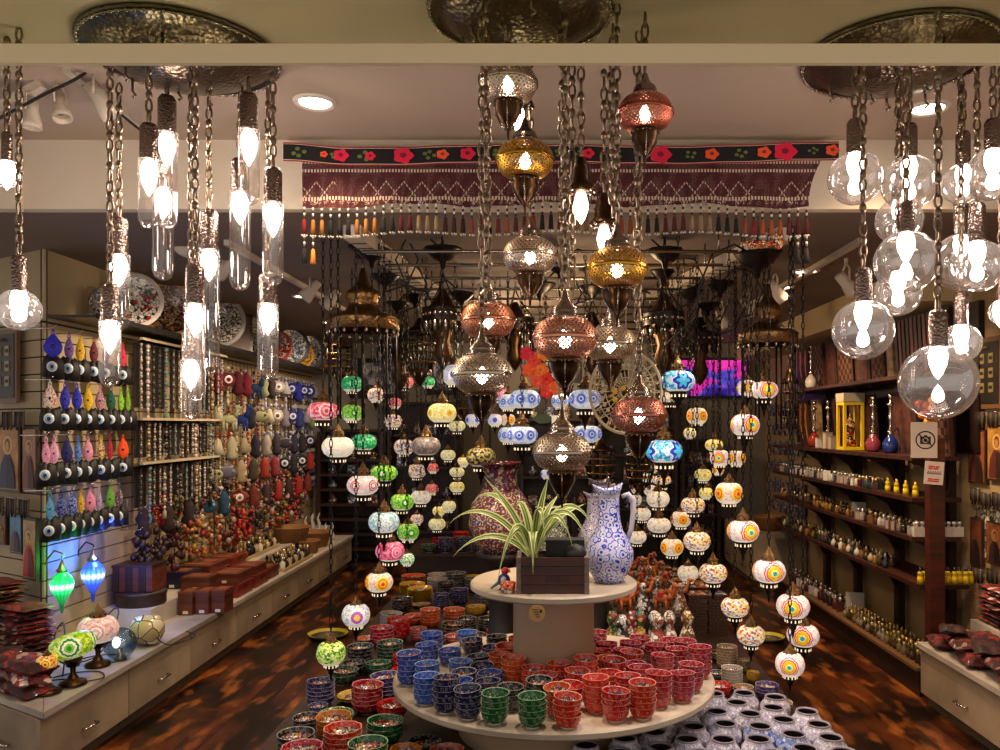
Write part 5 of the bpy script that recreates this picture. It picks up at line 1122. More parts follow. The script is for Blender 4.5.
spawn('mosaic_lantern', 'cream mosaic lantern lying on its side on the counter, black leaded', 'lantern', (P(147, 0, 4.8).x, 4.8, .472), [('lantern_body', m), ('cord', MB().tube(smooth([(.08, -.03, -.05), (.14, -.02, -.085), (.2, .08, -.086), (.2, .2, -.086), (.1, .3, -.086)]), .0035, M_black, 5))])
spawn('power_cable', 'black cable looping over the pale counter between the lamps', 'cable', (0, 0, 0), MB().tube(smooth([(-2.7, 4.45, .386), (-2.6, 4.4, .386), (-2.5, 4.5, .42), (-2.52, 4.72, .57), (-2.62, 4.85, .58), (-2.75, 4.8, .4)]), .004, M_black, 5).tube(smooth([(-2.52, 4.18, .386), (-2.55, 4.25, .5), (-2.68, 4.45, .6), (-2.76, 4.5, .5), (-2.7, 4.48, .386)]), .004, M_black, 5))

# shelf and plates -----------------------------------------------------------------------
sh = MB().bbox(-2.89, -2.6, 4.64, 9.9, 2.325, 2.34, plain('2a241e', .4)).bbox(-2.605, -2.595, 4.64, 9.9, 2.32, 2.35, M_black)
spawn('wall_shelf', 'thin dark shelf running high along the left wall under the plates', 'shelf', (0, 0, 0), sh)
def deco(px, w, Yr, pal, rimc, lab, sc_=30.0, sq=False, cen=None):
    sc_ *= 1.7
    Y = Yr; r = w*Y/F/2; x = -2.74; z = 2.342+r
    # find Y so that x matches px
    px = px if px < 300 else 300+(px-300)*.5; Y = x*F/(px-CX); r = w*Y/F/2; z = 2.342+r
    m = MB(); q = Matrix.Rotation(PI/2-.06, 4, 'X')
    m.x = Matrix.Rotation(.55, 4, 'Z') @ q
    if sq: m.box((0, 0, 0), (r*1.2, r*2, .012), confetti(pal, sc_)); m.box((0, 0, .007), (r*.9, r*1.7, .006), plain(rimc, .4))
    else:
        m.lathe([(.001, 0), (r*.5, 0), (r*.55, .006)], confetti(cen or pal, sc_*1.2), 36).lathe([(r*.55, .006), (r*.85, .016)], confetti(pal, sc_), 36).lathe([(r*.85, .016), (r, .028), (r*.99, .022), (r*.5, -.006), (.001, -.006)], [plain(rimc, .4)]*2+[plain(mul(rimc, .6), .4)]*4, 36)
    spawn('decorative_plate' if not sq else 'decorative_plaque', lab, 'plate' if not sq else 'plaque', (x, Y, z), m, 'plates on the high left shelf')
deco(108, 36, 0, '302c2c 8a8480', '6a6460', 'plain grey plate edge behind the large white and red plate')
deco(133, 56, 0, 'd8d0c8 c8c0b8 c02028 e0dcd4 283828 d8d4cc', 'd4ccc4', 'large white plate with red spots on the high left shelf', 30.0)
deco(170, 56, 0, '4a3020 7a4a30 a88048 302018', 'd09018', 'large plate with amber yellow rim and dark centre', 34.0, cen='c0a890 302018 a06848')
deco(216, 56, 0, 'b8b0a8 302c2c d8d0c8 484240', '8a8480', 'large black and white lace patterned plate', 60.0)
deco(240, 40, 0, '4a3428 302420 68483a', '5a3c30', 'dark brown square plaque right of the lace patterned plate', 30.0, True)
deco(258, 44, 0, 'c8c0b8 28241f 888078', '3c342e', 'black and white plate behind the dark square plaque', 55.0)
deco(276, 32, 0, 'b83028 e0d0c0 8a2018', 'a02820', 'small red patterned plate at the start of the second group', 40.0)
deco(290, 38, 0, 'b8c4d0 8090a8 e0e4e8 586078', '302a30', 'silver blue plate with black rim', 30.0)
deco(301, 26, 0, 'e0a828 c07018 f0d060', 'd89820', 'yellow flower plate behind the silver blue one', 40.0)
deco(312, 36, 0, 'a0a0a8 5a5860 d0d0d4 38343c', '484450', 'grey silver patterned plate', 40.0)
deco(322, 32, 0, '8a8890 484050 c0bcc4', '302a38', 'dark silver plate, next after the grey one', 40.0)
deco(331, 28, 0, 'e05818 c83018 f0a040', 'a83818', 'orange red flower plate near the far end of the shelf', 40.0)
deco(338, 34, 0, '7a2828 a85048 401818', '6a2020', 'dark red plate at the far end of the shelf', 40.0)
for i, x_ in enumerate((0, .0)):
    spawn('glass_vase', 'slim clear glass vase on the high shelf, %s from the left end' % nth(i), 'vase', (-2.75, 4.85+.28*i, 2.341), MB().lathe([(.001, 0), (.04, 0), (.03, .04), (.02, .1), (.028, .18), (.02, .2)], glass('e8e4dc', .06), 16), 'clear vases on the high shelf')

# hanging goods on the left wall -------------------------------------------------------------
def eye_charm(col, w):
    key = ('charm', col, w)
    if key in BT: return BT[key]
    c = confetti(col, 160.0, .9, mul(col.split()[0], .7), .03); s = w/1000
    n = MB()
    n.tube([(0, 0, 0), (-.006, 0, -.02), (-.008, 0, -.035), (.008, 0, -.035), (.006, 0, -.02), (0, 0, 0)], .0025, plain(col.split()[0], .9), 5)
    drop = [(.001, -.025), (s*.25, -.035), (s*.7, -.065), (s, -.1), (s*.85, -.13), (s*.45, -.155), (s*.2, -.165), (.001, -.17)]
    old = n.x; n.x = Matrix.Diagonal((1, .3, 1, 1)); n.lathe(drop, c, 16, scal=.05, nsc=8); n.x = old
    n.sphere((0, -s*.3, -.1), s*.22, plain('101830', .2), 8, 6, (1, .4, 1.2))
    rb = MB()
    for i in range(7):
        a = i*.9; rb.lathe([(.001, -.15), (.018, -.165), (.026, -.2), (.026, -.275), (.001, -.277)], M_black, 7, (.03*math.cos(a), .012*math.sin(a), R.uniform(-.01, .01)))
    ey = MB(); ey.x = Matrix.Translation((0, -.046, -.215)) @ Matrix.Rotation(PI/2, 4, 'X') @ Matrix.Diagonal((1, 1.15, 1, 1))
    for r0, z0, cc in ((.026, 0, 'd8d8e0'), (.018, .003, '88b0d0'), (.009, .005, '101420')): ey.lathe([(.001, z0+.004), (r0, z0+.003), (r0, z0-.002)], plain(cc, .15), 16)
    BT[key] = (n.mesh('crochet_drop'), rb.mesh('black_tassel'), ey.mesh('eye_bead')); return BT[key]
def put_charm(px, zt, col, w, lab, X=-2.76, s=1.0, grp='evil eye charms at the near end of the left wall'):
    Y = X*F/(px-CX); a, b_, c_ = eye_charm(col, w)
    spawn('eye_charm', lab, 'hanging charm', (X, Y, zt), [('crochet_drop', a), ('black_tassel', b_), ('eye_bead', c_)], grp, .45, s)
CR = [(2.24, [(53,'2a28c0 3838d8',46,'royal blue'),(69,'6a4a98 8a68b0',24,'purple'),(80,'d8a018 e8b828',24,'yellow'),(94,'5a2030 7a3040',24,'maroon'),(106,'483058 604070',20,'dark violet'),(123,'c01838 d82848',20,'crimson')]),
      (1.95, [(50,'d8d0c8 c02030 e0d8d0',32,'white and red'),(65,'2020a8 3838c0',26,'royal blue'),(77,'2024a8 3038c8',26,'royal blue'),(88,'d8b010 e8c020',26,'yellow'),(100,'b88098 504850 c89098',26,'pink and grey'),(111,'104838 186048',26,'dark green'),(121,'70b020 90d030',18,'lime'),(128,'80b828 68a020',16,'lime')]),
      (1.64, [(46,'e8a0c0 d888b0',20,'pale pink'),(54,'e098c0 f0b0d0',24,'pink'),(67,'181858 282878',30,'navy'),(78,'3868c0 6890d8',18,'sky blue'),(88,'d888a8 e8a0b8',28,'rose pink'),(101,'d8a818 202060 e8c8a0',22,'yellow and navy'),(110,'a01828 c02838',16,'red'),(123,'f04010 f85818',34,'bright orange')]),
      (1.33, [(50,'4890c0 68a8d8',20,'light blue'),(61,'202878 7080b8',26,'dotted navy'),(72,'2030a0 90a0d0',26,'dotted blue'),(81,'d0a020 e8c040',18,'yellow'),(90,'e080a0 f098b8',30,'pink'),(99,'a890b8 c0a8c8',16,'lilac'),(110,'58a028 70b838',26,'green'),(119,'385878 c0a8a0 803040',22,'multicoloured')])]
HK = MB().tube([(0, 0, 0), (.14, 0, 0), (.16, 0, .02)], .004, M_chrome, 6).mesh('wall_hook')
for ri, (zt, L) in enumerate(CR):
    for i, (px, col, w, word) in enumerate(L):
        put_charm(px, zt, col, w, '%s crochet evil eye charm, %s row from top, %s from left' % (word, nth(ri), nth(i)))
        if i % 2 == 0: spawn('wall_hook', 'chrome hook holding the %s charm, %s from left, %s row' % (word, nth(i), nth(ri)), 'hook', (-2.9, -2.76*F/(px-CX), zt+.003), HK, 'chrome hooks on the left wall')
    # a second layer of charms further in
# bead strands
def strand(pal, L, kind):
    key = ('strand', pal, L, kind)
    if key in BT: return BT[key]
    m = MB(); cs = pal.split(); z = 0; i = 0; rr = {0: .008, 1: .012, 2: .006}[kind]
    while -z < L/100:
        c = cs[i % len(cs)]; r = rr*(1+.5*((i*7) % 3 == 0)); m.sphere((0, 0, z-r), r, plain(c, .3), 6, 4); z -= 2*r*.96; i += 1
    if kind == 1: m.lathe([(.002, z), (.014, z-.02), (.016, z-.07), (.001, z-.07)], plain(cs[0], .9), 8)
    BT[key] = m.mesh('bead_strand'); return BT[key]
SP = ['a89888 6a5a50 c8b8a8', '483c38 907c70 b8a898', '2a2422 58504c', 'b0a0a0 d8d0cc 888080', '6c5444 a08468 d0b898', '5c8078 707068 8a8278', '1c1818 383030 8c8078']
for ri, (zt, L, Y0, Y1, n) in enumerate(((2.26, 46, 5.42, 6.75, 16), (1.72, 26, 5.42, 6.6, 15), (1.42, 30, 5.42, 6.6, 15))):
    spawn('hook_bar', 'pale hook bar holding the %s row of dark bead strands' % nth(ri), 'rail', (0, 0, 0), MB().bbox(-2.9, -2.7, Y0-.05, Y1+.05, zt+.0, zt+.012, M_steel).bbox(-2.72, -2.7, Y0-.05, Y1+.05, zt, zt+.03, plain('b0a088', .6)), 'bars of the bead strands')
    for i in range(n):
        Y = Y0+(Y1-Y0)*i/(n-1)
        spawn('bead_strand', 'dark bead strand beside the eye charms, %s row from top, %s from left' % (nth(ri), nth(i)), 'bead strand', (-2.73+R.uniform(-.01, .01), Y, zt-.002), strand(SP[(i*3+ri) % 7], L+R.randrange(-3, 3), (0, 1, 0)[i % 3]), 'dark bead strands on the left wall')
        if i % 3 != 2:
            spawn('backing_card', 'black card behind the bead strands, %s row from top, %s from left' % (nth(ri), nth(i)), 'card', (-2.775, Y+.02, zt-.003), MB().bbox(-.002, .002, -.035, .035, -L/100+.02, 0, M_black), 'black cards behind the bead strands')
# wire grid panel
gr = MB()
for i in range(34): gr.tube([(-2.84, 6.7+i*.094, .95), (-2.84, 6.7+i*.094, 2.28)], .003, M_steel, 4)
for i in range(15): gr.tube([(-2.84, 6.7, .96+i*.094), (-2.84, 9.8, .96+i*.094)], .003, M_steel, 4)
spawn('wire_grid', 'silvery wire grid panel on the left wall carrying the felt figures', 'wire grid', (0, 0, 0), gr)
def felt(kind, c1, c2):
    key = ('felt', kind, c1, c2)
    if key in BT: return BT[key]
    a = plain(mul(c1, .78), .85); b_ = plain(mul(c2, .85), .6); m = MB()
    if kind == 'horse':
        m.sphere((0, 0, -.13), .045, a, 10, 6, (1.3, .5, .8)).tube([(.04, 0, -.11), (.06, 0, -.06), (.05, 0, -.03), (.09, 0, -.045)], [.022, .018, .018, .01], a, 8)
        for x in (-.045, -.02, .025, .045): m.tube([(x, 0, -.14), (x*1.1, 0, -.22)], [.012, .009], a, 6)
        m.tube([(-.055, 0, -.12), (-.08, 0, -.17)], .008, b_, 5)
    elif kind == 'bell': m.lathe([(.001, -.03), (.02, -.04), (.03, -.08), (.055, -.15), (.05, -.15), (.001, -.12)], a, 14).sphere((0, 0, -.16), .014, b_, 8, 6)
    elif kind == 'fish':
        m.sphere((0, 0, -.1), .05, a, 12, 8, (1.4, .4, .9)).prism([(-.05, -.1), (-.1, -.06), (-.09, -.1), (-.1, -.14)], -.008, .008, a).sphere((.04, -.018, -.09), .012, b_, 8, 6, (1, .5, 1))
        for i in range(6): m.sphere((-.04+.014*i, 0, -.06), .009, b_, 6, 4)
    elif kind == 'eye':
        m.x = Matrix.Translation((0, 0, -.09)) @ Matrix.Rotation(PI/2, 4, 'X')
        m.lathe([(.001, .01), (.05, .008), (.055, 0), (.05, -.008), (.001, -.01)], a, 20).lathe([(.001, .016), (.03, .012)], plain('e0e0e8', .2), 16).lathe([(.001, .02), (.018, .016)], b_, 14).lathe([(.001, .023), (.008, .02)], M_black, 10)
    else:
        m.lathe([(.001, -.01), (.02, -.03), (.045, -.08), (.03, -.13), (.05, -.17), (.02, -.2), (.001, -.21)], a, 12).sphere((0, -.03, -.09), .018, b_, 8, 6, (1, .6, 1))
    m.x = Matrix.Identity(4); m.tube([(0, 0, 0), (0, 0, -.06)], .002, b_, 4)
    BT[key] = m.mesh('felt_figure'); return BT[key]
FR = [(2.2, 6.75, 9.6, [('drop','7a1828','e8d0b0','maroon drop'),('eye','801c2c','c02020','maroon eye'),('drop','6a1424','2a2020','dark red drop'),('drop','9a2038','d04060','red drop'),('horse','2a4a80','c0c0c8','blue horse'),('drop','a8b080','585840','sage drop'),('drop','2c1420','c05060','black and red drop'),('eye','c8c4c8','d8b0b0','pale eye'),('bell','d8d4d8','a8a0a8','white bell'),('eye','2030b8','6090d0','blue eye'),('drop','2838c0','a0b0e0','blue drop'),('eye','1c28a8','80a8d8','dark blue eye'),('eye','2434b8','6898d8','blue eye'),('bell','a8a8b8','505870','grey bell')]),
      (1.9, 6.75, 9.5, [('bell','d0c8a0','a89868','cream bell'),('horse','c8c898','989060','cream horse'),('horse','2038a0','182050','blue horse'),('drop','282a40','7078a0','navy drop'),('fish','b8b888','606040','sage fish'),('bell','d8d0b0','a09880','cream bell'),('eye','d0c8c0','806050','pale eye'),('drop','908898','c8c0d0','mauve drop'),('eye','2a38b0','80a0d8','blue eye'),('drop','3848a0','a0a8c8','blue drop'),('bell','c0c0cc','707088','silver bell'),('drop','b8c870','708030','pale green drop')]),
      (1.62, 6.75, 9.4, [('bell','d0c8a8','988858','cream bell'),('drop','c8c09c','8a8058','cream drop'),('bell','c0b890','807850','cream bell'),('drop','28283c','585878','navy drop'),('drop','c0b8b0','504844','grey drop'),('drop','34303c','787088','charcoal drop'),('fish','40384c','9088a0','dark fish'),('drop','2c2c48','606890','navy drop'),('drop','302c3c','7078a0','navy drop'),('eye','30306c','90a0c8','dark eye')]),
      (1.4, 6.65, 9.4, [('fish','b8b488','303028','large sage fish'),('fish','68687c','a0a0b0','grey fish'),('drop','c0a880','7a5c38','tan drop'),('drop','4a4038','8c7c6c','brown drop'),('drop','b83828','e0a080','red drop'),('drop','a03040','d8b0a8','rose drop'),('eye','202030','80a0c8','black eye'),('drop','282434','8078a0','black drop'),('eye','1c1c2c','88a8d0','black eye'),('drop','c83028','802018','red drop')]),
      (1.15, 5.5, 9.3, [('drop','301418','7a3030','dark maroon drop'),('drop','34181c','603030','dark maroon drop'),('drop','2a1418','6a3838','dark maroon drop'),('fish','206080','88b8c8','teal fish'),('drop','184868','6098b0','teal drop'),('eye','a02828','e0c0b0','red eye'),('drop','802820','d09080','brick drop'),('drop','40282c','b07060','brown drop'),('drop','b82820','e88060','red drop'),('drop','3c2024','b04040','dark red drop'),('drop','c02820','702018','red drop'),('drop','903028','d8a088','brick drop')])]
for ri, (zt, y0, y1, L) in enumerate(FR):
    n = len(L)
    for i, (kd, c1, c2, wd) in enumerate(L):
        Y = y0+(y1-y0)*i/(n-1)
        spawn('felt_figure', '%s ornament on the left wall, %s row, %s from left' % (wd, nth(ri), nth(i)), 'hanging ornament', (-2.76, Y, zt), felt(kd, c1, c2), 'hanging ornaments on the left wall', .5+R.uniform(-.2, .2), 1.15)
    # strands of small beads between them
    for i in range(n*2):
        Y = y0+.1+(y1-y0)*i/(n*2-1); pal = [['7a3040 c0a0a0 402028', 'c0c0cc 606080 e0e0e8', 'c8c09c 908860 e0d8c0', '302c40 7878a0 b0b0c8', 'c03828 e0a080 501818'][(ri*2+i) % 5], 'b0b0c0 4858a0 d8d8e8'][1 if Y > 7.9 and ri < 4 else 0]
        spawn('bead_strand', 'thin bead strand among the ornaments, %s row from top, %s from left' % (nth(ri), nth(i)), 'bead strand', (-2.8, Y, zt+.02), strand(pal, 20+(i % 3)*3, (0, 2, 1)[i % 3]), 'thin bead strands on the left wall')
# bunches of little ornaments low on the wall
def bunch(pal):
    key = ('bunch', pal)
    if key in BT: return BT[key]
    m = MB(); cs = pal.split(); rr = random.Random(len(BT))
    for i in range(34):
        a = rr.uniform(0, 6.28); z = -rr.uniform(.02, .3); q = .07*math.sin(PI*min(1, .15-z*2.6))*rr.uniform(.3, 1)
        c = plain(mul(cs[i % len(cs)], .72), .5); m.sphere((q*math.cos(a), q*math.sin(a), z), rr.uniform(.012, .026), c, 6, 4, (1, 1, rr.uniform(.6, 1.6)))
    m.tube([(0, 0, 0), (0, 0, -.28)], .004, M_black, 4); BT[key] = m.mesh('ornament_bunch'); return BT[key]
BP = [('2c1018 401820 1c0c10', 'dark maroon'), ('341418 502028 240c14', 'dark maroon'), ('2a1216 4a1c22 601c24', 'dark maroon'), ('a03020 d06020 507020 e0a040', 'red, orange and green'), ('b02820 e08828 d8c090', 'red and orange'), ('a87028 c84818 e8d0a0', 'amber'), ('4a2818 c8a888 702818', 'brown and cream'),
      ('c81c18 e03828 801010', 'bright red'), ('d02018 a01818 e86048', 'bright red'), ('502028 c08880 282028', 'dark rose'), ('303438 a06048 d0a898', 'grey and copper'), ('283038 c85838 e0c8b8', 'grey and orange'), ('a8802c 506028 c83818', 'gold and green'), ('2c2428 b83028 e0b8b0', 'black and red'), ('c81818 301418 e87060', 'red and black'), ('402024 a04838 d8b8a8', 'brown and rose')]
for i in range(16):
    pal, wd = BP[i]; Y = 5.45+.235*i
    spawn('ornament_bunch', '%s bunch of small ornaments low on the left wall, %s from left' % (wd, nth(i)), 'hanging ornament', (-2.74, Y, .98), bunch(pal), 'ornament bunches low on the left wall', R.uniform(0, 6), 1.1)
    if i % 2 == 0: spawn('wall_hook', 'chrome wall hook above the low ornament bunches, %s from left' % nth(i//2), 'hook', (-2.9, Y, .985), HK, 'chrome hooks on the left wall')
for i in range(16):
    pal, wd = BP[(i*5+7) % 16]; Y = 5.8+.235*i
    spawn('ornament_bunch', '%s bunch of small ornaments in the upper bunch row, %s from left' % (wd, nth(i)), 'hanging ornament', (-2.79, Y, 1.22), bunch(pal), 'upper ornament bunches on the left wall', R.uniform(0, 6), .8)
# far rack of blue bead cards
for r_ in range(7):
    for c_ in range(5):
        spawn('bead_card', 'white blue bead card, far left rack, %s row from top, %s from left' % (nth(r_), nth(c_)), 'bead card', (-2.8, 9.0+.17*c_, 2.08-.17*r_), MB().bbox(-.003, .003, -.07, .07, -.02, .02, plain('b8b4ac', .7)).bbox(.0035, .006, -.06, .06, -.1, -.02, confetti('3848a0 a0a8c8 202858 c8c8d8', 80.0)), 'bead cards on the far rack')

# wing wall goods ------------------------------------------------------------------------------
def W(t, off, z): # point along the wing wall, off in front of it
    nrm = Vector((WD.y, -WD.x, 0)) ; nrm = -nrm if nrm.y > 0 else nrm
    v = Vector((-2.9, 4.63, 0))+WD*t+nrm*off; v.z = z; return v
def icon(t_or_loc, z, w, h, rz, lab, bg, robe, halo, frame='3a2414', nm='icon_panel'):
    m = MB(); m.box((0, 0, 0), (w, .02, h), plain(frame, .5)); m.box((0, -.011, 0), (w*.9, .004, h*.92), plain(bg, .5, 0, 12.0)) ; f = -.014
    def ell(cx, cz, rx, rz_, col, y): m.add([(cx+rx*math.cos(2*PI*i/20), y, cz+rz_*math.sin(2*PI*i/20)) for i in range(20)], [tuple(range(20))], plain(col, .5))
    s = min(w, h*.6)
    if halo: ell(0, h*.2, s*.24, s*.24, halo, f); ell(0, h*.2, s*.13, s*.17, '5a3418', f-.001); ell(0, h*.18, s*.09, s*.12, 'b8845a', f-.002)
    m.prism([(-s*.4, -h*.44), (-s*.33, -h*.1), (-s*.12, h*.06), (s*.12, h*.06), (s*.33, -h*.1), (s*.4, -h*.44)], f-.003, f, plain(robe, .6)); m.prism([(0, -h*.44), (.0, h*.02), (s*.2, -.0*h), (s*.38, -h*.25), (s*.4, -h*.44)], f-.005, f-.003, plain(mul(robe, .5), .6))
    spawn(nm, lab, 'icon', (t_or_loc.x, t_or_loc.y, z), m, None, rz)
for t, z, w, h, bg, rb, ha, lab in ((.62, 1.5, .26, .4, 'b07828', '7a4818', 'd8a848', 'gold painted icon at the far left edge of the wing wall'), (.33, 1.5, .27, .4, 'a8743c', '2c2c50', 'c89850', 'painted icon of a bearded figure in a dark blue robe on the left wing wall'), (.08, 1.5, .16, .38, '9a6a48', '7a4030', 'b88850', 'narrow reddish icon beside the corner of the left wing wall'),
                                    (.42, 1.08, .13, .2, '5a3414', 'c89828', '', 'small gold oval icon low on the left wing wall'), (.24, 1.06, .14, .24, '5080a8', '604848', '', 'small blue sky picture low on the left wing wall'), (.08, .98, .15, .36, 'a88a58', 'b02020', 'c8a050', 'icon with a red robed figure low beside the corner'), (.62, 1.08, .16, .26, '6a4a2c', '3a2818', 'a88040', 'dark brown icon low at the left picture edge')):
    icon(W(t, .03, z), z, w, h, wa, lab, bg, rb, ha)
pl = MB().box((0, 0, 0), (.3, .02, .44), plain('6a4a2c', .5)).box((0, -.011, 0), (.25, .006, .38), plain('17120e', .5))
for i in range(3):
    for j in range(2): pl.box((-.05+.1*j, -.016, .09-.09*i), (.05, .004, .06), plain('8a7648', .4)); pl.box((-.05+.1*j, -.019, .09-.09*i), (.03, .003, .02), M_black)
pl.lathe([(.03, 0), (.001, .02)], plain('8a7648', .4), 12, (0, -.02, .15))
v = W(.36, .04, 2.05); spawn('wall_plaque', 'black and gold relief plaque high on the left wing wall', 'plaque', v, pl, None, wa)
for i, (t, z) in enumerate(((.6, 1.78), (.45, 1.78), (.3, 1.78), (.15, 1.78), (.55, 1.27), (.4, 1.27), (.25, 1.27), (.1, 1.27))):
    nk = [('necklace', MB().tube([(-.05+.02*q, -.01, 0), (-.05+.02*q, -.012, -.09-.02*((q*3) % 2))], .006, plain(['1a1412', '3a2a20', '584838'][q % 3], .6), 5)) for q in range(6)]
    spawn('necklace_bunch', 'bunch of dark necklaces on the left wing wall, %s row, %s from the left' % ('upper' if z > 1.5 else 'lower', nth(i % 4)), 'necklaces', W(t, .05, z), [('hook_bar', MB().tube([(-.06, -.01, 0), (.06, -.01, 0)], .004, M_steel, 5))]+nk, 'dark necklaces on the wing wall', wa)

# cloths ------------------------------------------------------------------------------------------
def pouch(pal, sx, sy, sz, seed, name='folded_cloth'):
    rr = random.Random(seed); m = MB(); N = 12; vs = []; fs = []
    mt = confetti(pal, 26.0, .75, mul(pal.split()[0], .5), .03)
    for s in (1, -1):
        for i in range(N+1):
            for j in range(N+1):
                u = i/N*2-1; v = j/N*2-1; e = (1-abs(u)**6)*(1-abs(v)**6)
                z = s*sz*.5*e+sz*.25*noise.noise(Vector((u*2+seed, v*2, .3)))
                vs.append((u*sx/2*(1+.04*noise.noise(Vector((v*3, seed, 0)))), v*sy/2*(1+.04*noise.noise(Vector((u*3, seed+5, 0)))), z+sz*.55))
        o = (N+1)**2 if s == -1 else 0
        for i in range(N):
            for j in range(N):
                a = o+i*(N+1)+j; fs.append((a, a+N+1, a+N+2, a+1) if s == 1 else (a, a+1, a+N+2, a+N+1))
    return MB.add(m, vs, fs, mt, True).mesh(name)
CP = ['5a1014 8a1c1c 30080c', '701818 a03028 401010 b89078', '2c1014 4a1c20 180a0c', '8a2428 5a1418 c8b0a8', '3a1216 6a2020 907060']
PM = [pouch(CP[i % 5], .26, .2, .022, i) for i in range(7)]
PT = [pouch(CP[i % 5], .24, .16, .06, 20+i) for i in range(6)]
def pile(vec_at, rz, n, mats, lab, z0, dz, dx=0.0, grp=''):
    for k in range(n):
        v = vec_at; spawn('folded_cloth', '%s, %s' % (lab, from_top(n-1-k, n, 'pile')), 'folded cloth', (v.x+R.uniform(-.012, .012)+dx*k, v.y+R.uniform(-.012, .012), z0+dz*k), R.choice(mats), grp, (R.uniform(-.03, .03), R.uniform(-.03, .03), rz+R.uniform(-.15, .15)))
def WCp(px, off):
    k = (px-CX)/F; a = Vector((-2.31, 3.665, 0))+Vector((-WD.y*-1, -WD.x, 0))*off
    t = (k*a.y-a.x)/(WD.x-k*WD.y); return a+WD*t
def WC(t, off): # on wing counter
    nrm = Vector((WD.y, -WD.x, 0)); nrm = -nrm if nrm.y > 0 else nrm
    return Vector((-2.31, 3.665, 0))+WD*t-nrm*off
pile(WCp(27, .33), wa, 14, PM, 'dark red cloth, left wing by the corner', .384, .024, grp='folded cloths on the left wing')
pile(WCp(-4, .33), wa, 18, PM, 'dark red cloth, left picture edge', .384, .024, grp='folded cloths on the left wing')
for i in range(9): spawn('cloth_pouch', 'crumpled dark red patterned pouch on the left wing counter, %s from the corner' % nth(i), 'pouch', WCp((28, 12, -6)[i % 3], .1)+Vector((0, 0, .384+.05*(i//3))), PT[i % 6], 'crumpled pouches on the left wing', (R.uniform(-.1, .1), R.uniform(-.15, .15), wa+R.uniform(-.5, .5)), 1.0)

# ================================================================ RIGHT SIDE
WS = wood('3a1a10', 5.0); WS2 = wood('25110b', 5.0)
UY0, UY1 = 5.1, 8.2; XF = 2.34
posts = []
for i, y in enumerate((5.3, 6.05, 6.85, 7.6)): posts.append(('upright', MB().bbox(2.656, 2.705, y-.04, y+.04, 0, 2.48, WS2)))
spawn('shelf_uprights', 'dark wooden wall uprights behind the right shelves', 'wall uprights', (0, 0, 0), posts)
def shelf(z, y0, y1, xf, lab, th=.028, brk=True, mat=None):
    pr = [('shelf_board', MB().bbox(xf, 2.655, y0, y1, z-th, z, mat or WS))]
    if brk:
        for y in (5.3, 6.05, 6.85, 7.6):
            if y0 <= y <= y1: pr.append(('bracket', MB().prism([(2.65, z-th), (xf+.05, z-th), (xf+.1, z-th-.03), (2.5, z-th-.05), (2.6, z-th-.11), (2.65, z-th-.2)], y-.02, y+.02, WS2)))
    spawn('wall_shelf', lab, 'shelf', (0, 0, 0), pr, 'shelves along the right wall')
shelf(2.04, UY0+.1, UY1, 2.4, 'top dark red shelf on the right, under the board games', .025, False); shelf(1.5, UY0, UY1, XF, 'second shelf on the right, under the hookahs and yellow lantern'); shelf(1.235, UY0, UY1, XF, 'third shelf on the right, first of the perfume bottle shelves')
shelf(.985, UY0, UY1, XF, 'fourth shelf on the right, middle perfume bottle shelf'); shelf(.70, UY0-.1, UY1, XF, 'fifth shelf on the right with the yellow figurines')
spawn('display_ledge', 'low dark ledge along the right wall carrying glass bottles', 'ledge', (0, 0, 0), MB().bbox(2.34, 2.654, 5.0, 8.2, .0, .16, WS2).bbox(2.32, 2.654, 5.0, 8.2, .16, .18, plain('6a4a30', .5)))
spawn('cabinet_back', 'dark back panel behind the upper right shelves', 'panel', (0, 0, 0), MB().bbox(2.71, 2.748, 5.0, 8.6, 1.52, 2.48, wood('1c0d08', 4.0)))
spawn('front_post', 'reddish brown wooden post at the near end of the right shelves', 'post', (0, 0, 0), MB().bbox(2.36, 2.45, 4.9, 4.97, 0.0, 1.62, wood('46190e', 5.0)))
sg = MB().bbox(-.085, .085, -.003, .003, -.125, .125, plain('c8b8ac', .6))
def ring_(cx, cz, r, w, y=-.0045): sg.tube([(cx+r*math.cos(2*PI*i/32), y, cz+r*math.sin(2*PI*i/32)) for i in range(32)], w, M_black, 5, closed=True)
ring_(.008, .0, .06, .0045); sg.bbox(-.026, .042, -.006, -.003, -.028, .024, M_black); sg.bbox(-.002, .02, -.006, -.003, .024, .034, M_black)
sg.tube([(.008+.016*math.cos(2*PI*i/16), -.0075, -.002+.016*math.sin(2*PI*i/16)) for i in range(16)], .003, plain('c8b8ac', .6), 5, closed=True); sg.tube([(-.036, -.008, .042), (.052, -.008, -.042)], .004, M_black, 5)
spawn('no_camera_sign', 'white sign with a crossed out camera in a black circle', 'sign', P(924, 440, 4.86), sg, None, (0, 0, -.25), (.87, 1, .87))
sg2 = MB().bbox(-.055, .055, -.002, .002, -.07, .07, plain('d0c0b4', .6))
for z, c, xs in ((.038, 'c03828', ((-.035, .0), (.004, .028))), (.026, 'c03828', ((-.035, -.01), (-.005, .022))), (-.038, 'c03828', ((-.032, -.004), (.0, .034))), (-.05, 'c03828', ((-.034, .03),))):
    for a, b_ in xs: sg2.bbox(a, b_, -.0035, -.002, z-.0045, z+.0045, plain(c, .6))
for i in range(6): sg2.tube([(-.04+.014*i, -.0035, -.008), (-.034+.014*i, -.0035, .012), (-.03+.014*i, -.0035, -.006)], .0022, plain('202860', .6), 4)
spawn('price_sign', 'white price sign with red and dark blue print on the reddish post', 'sign', P(934, 473, 4.87), sg2, None, (0, .08, -.15))
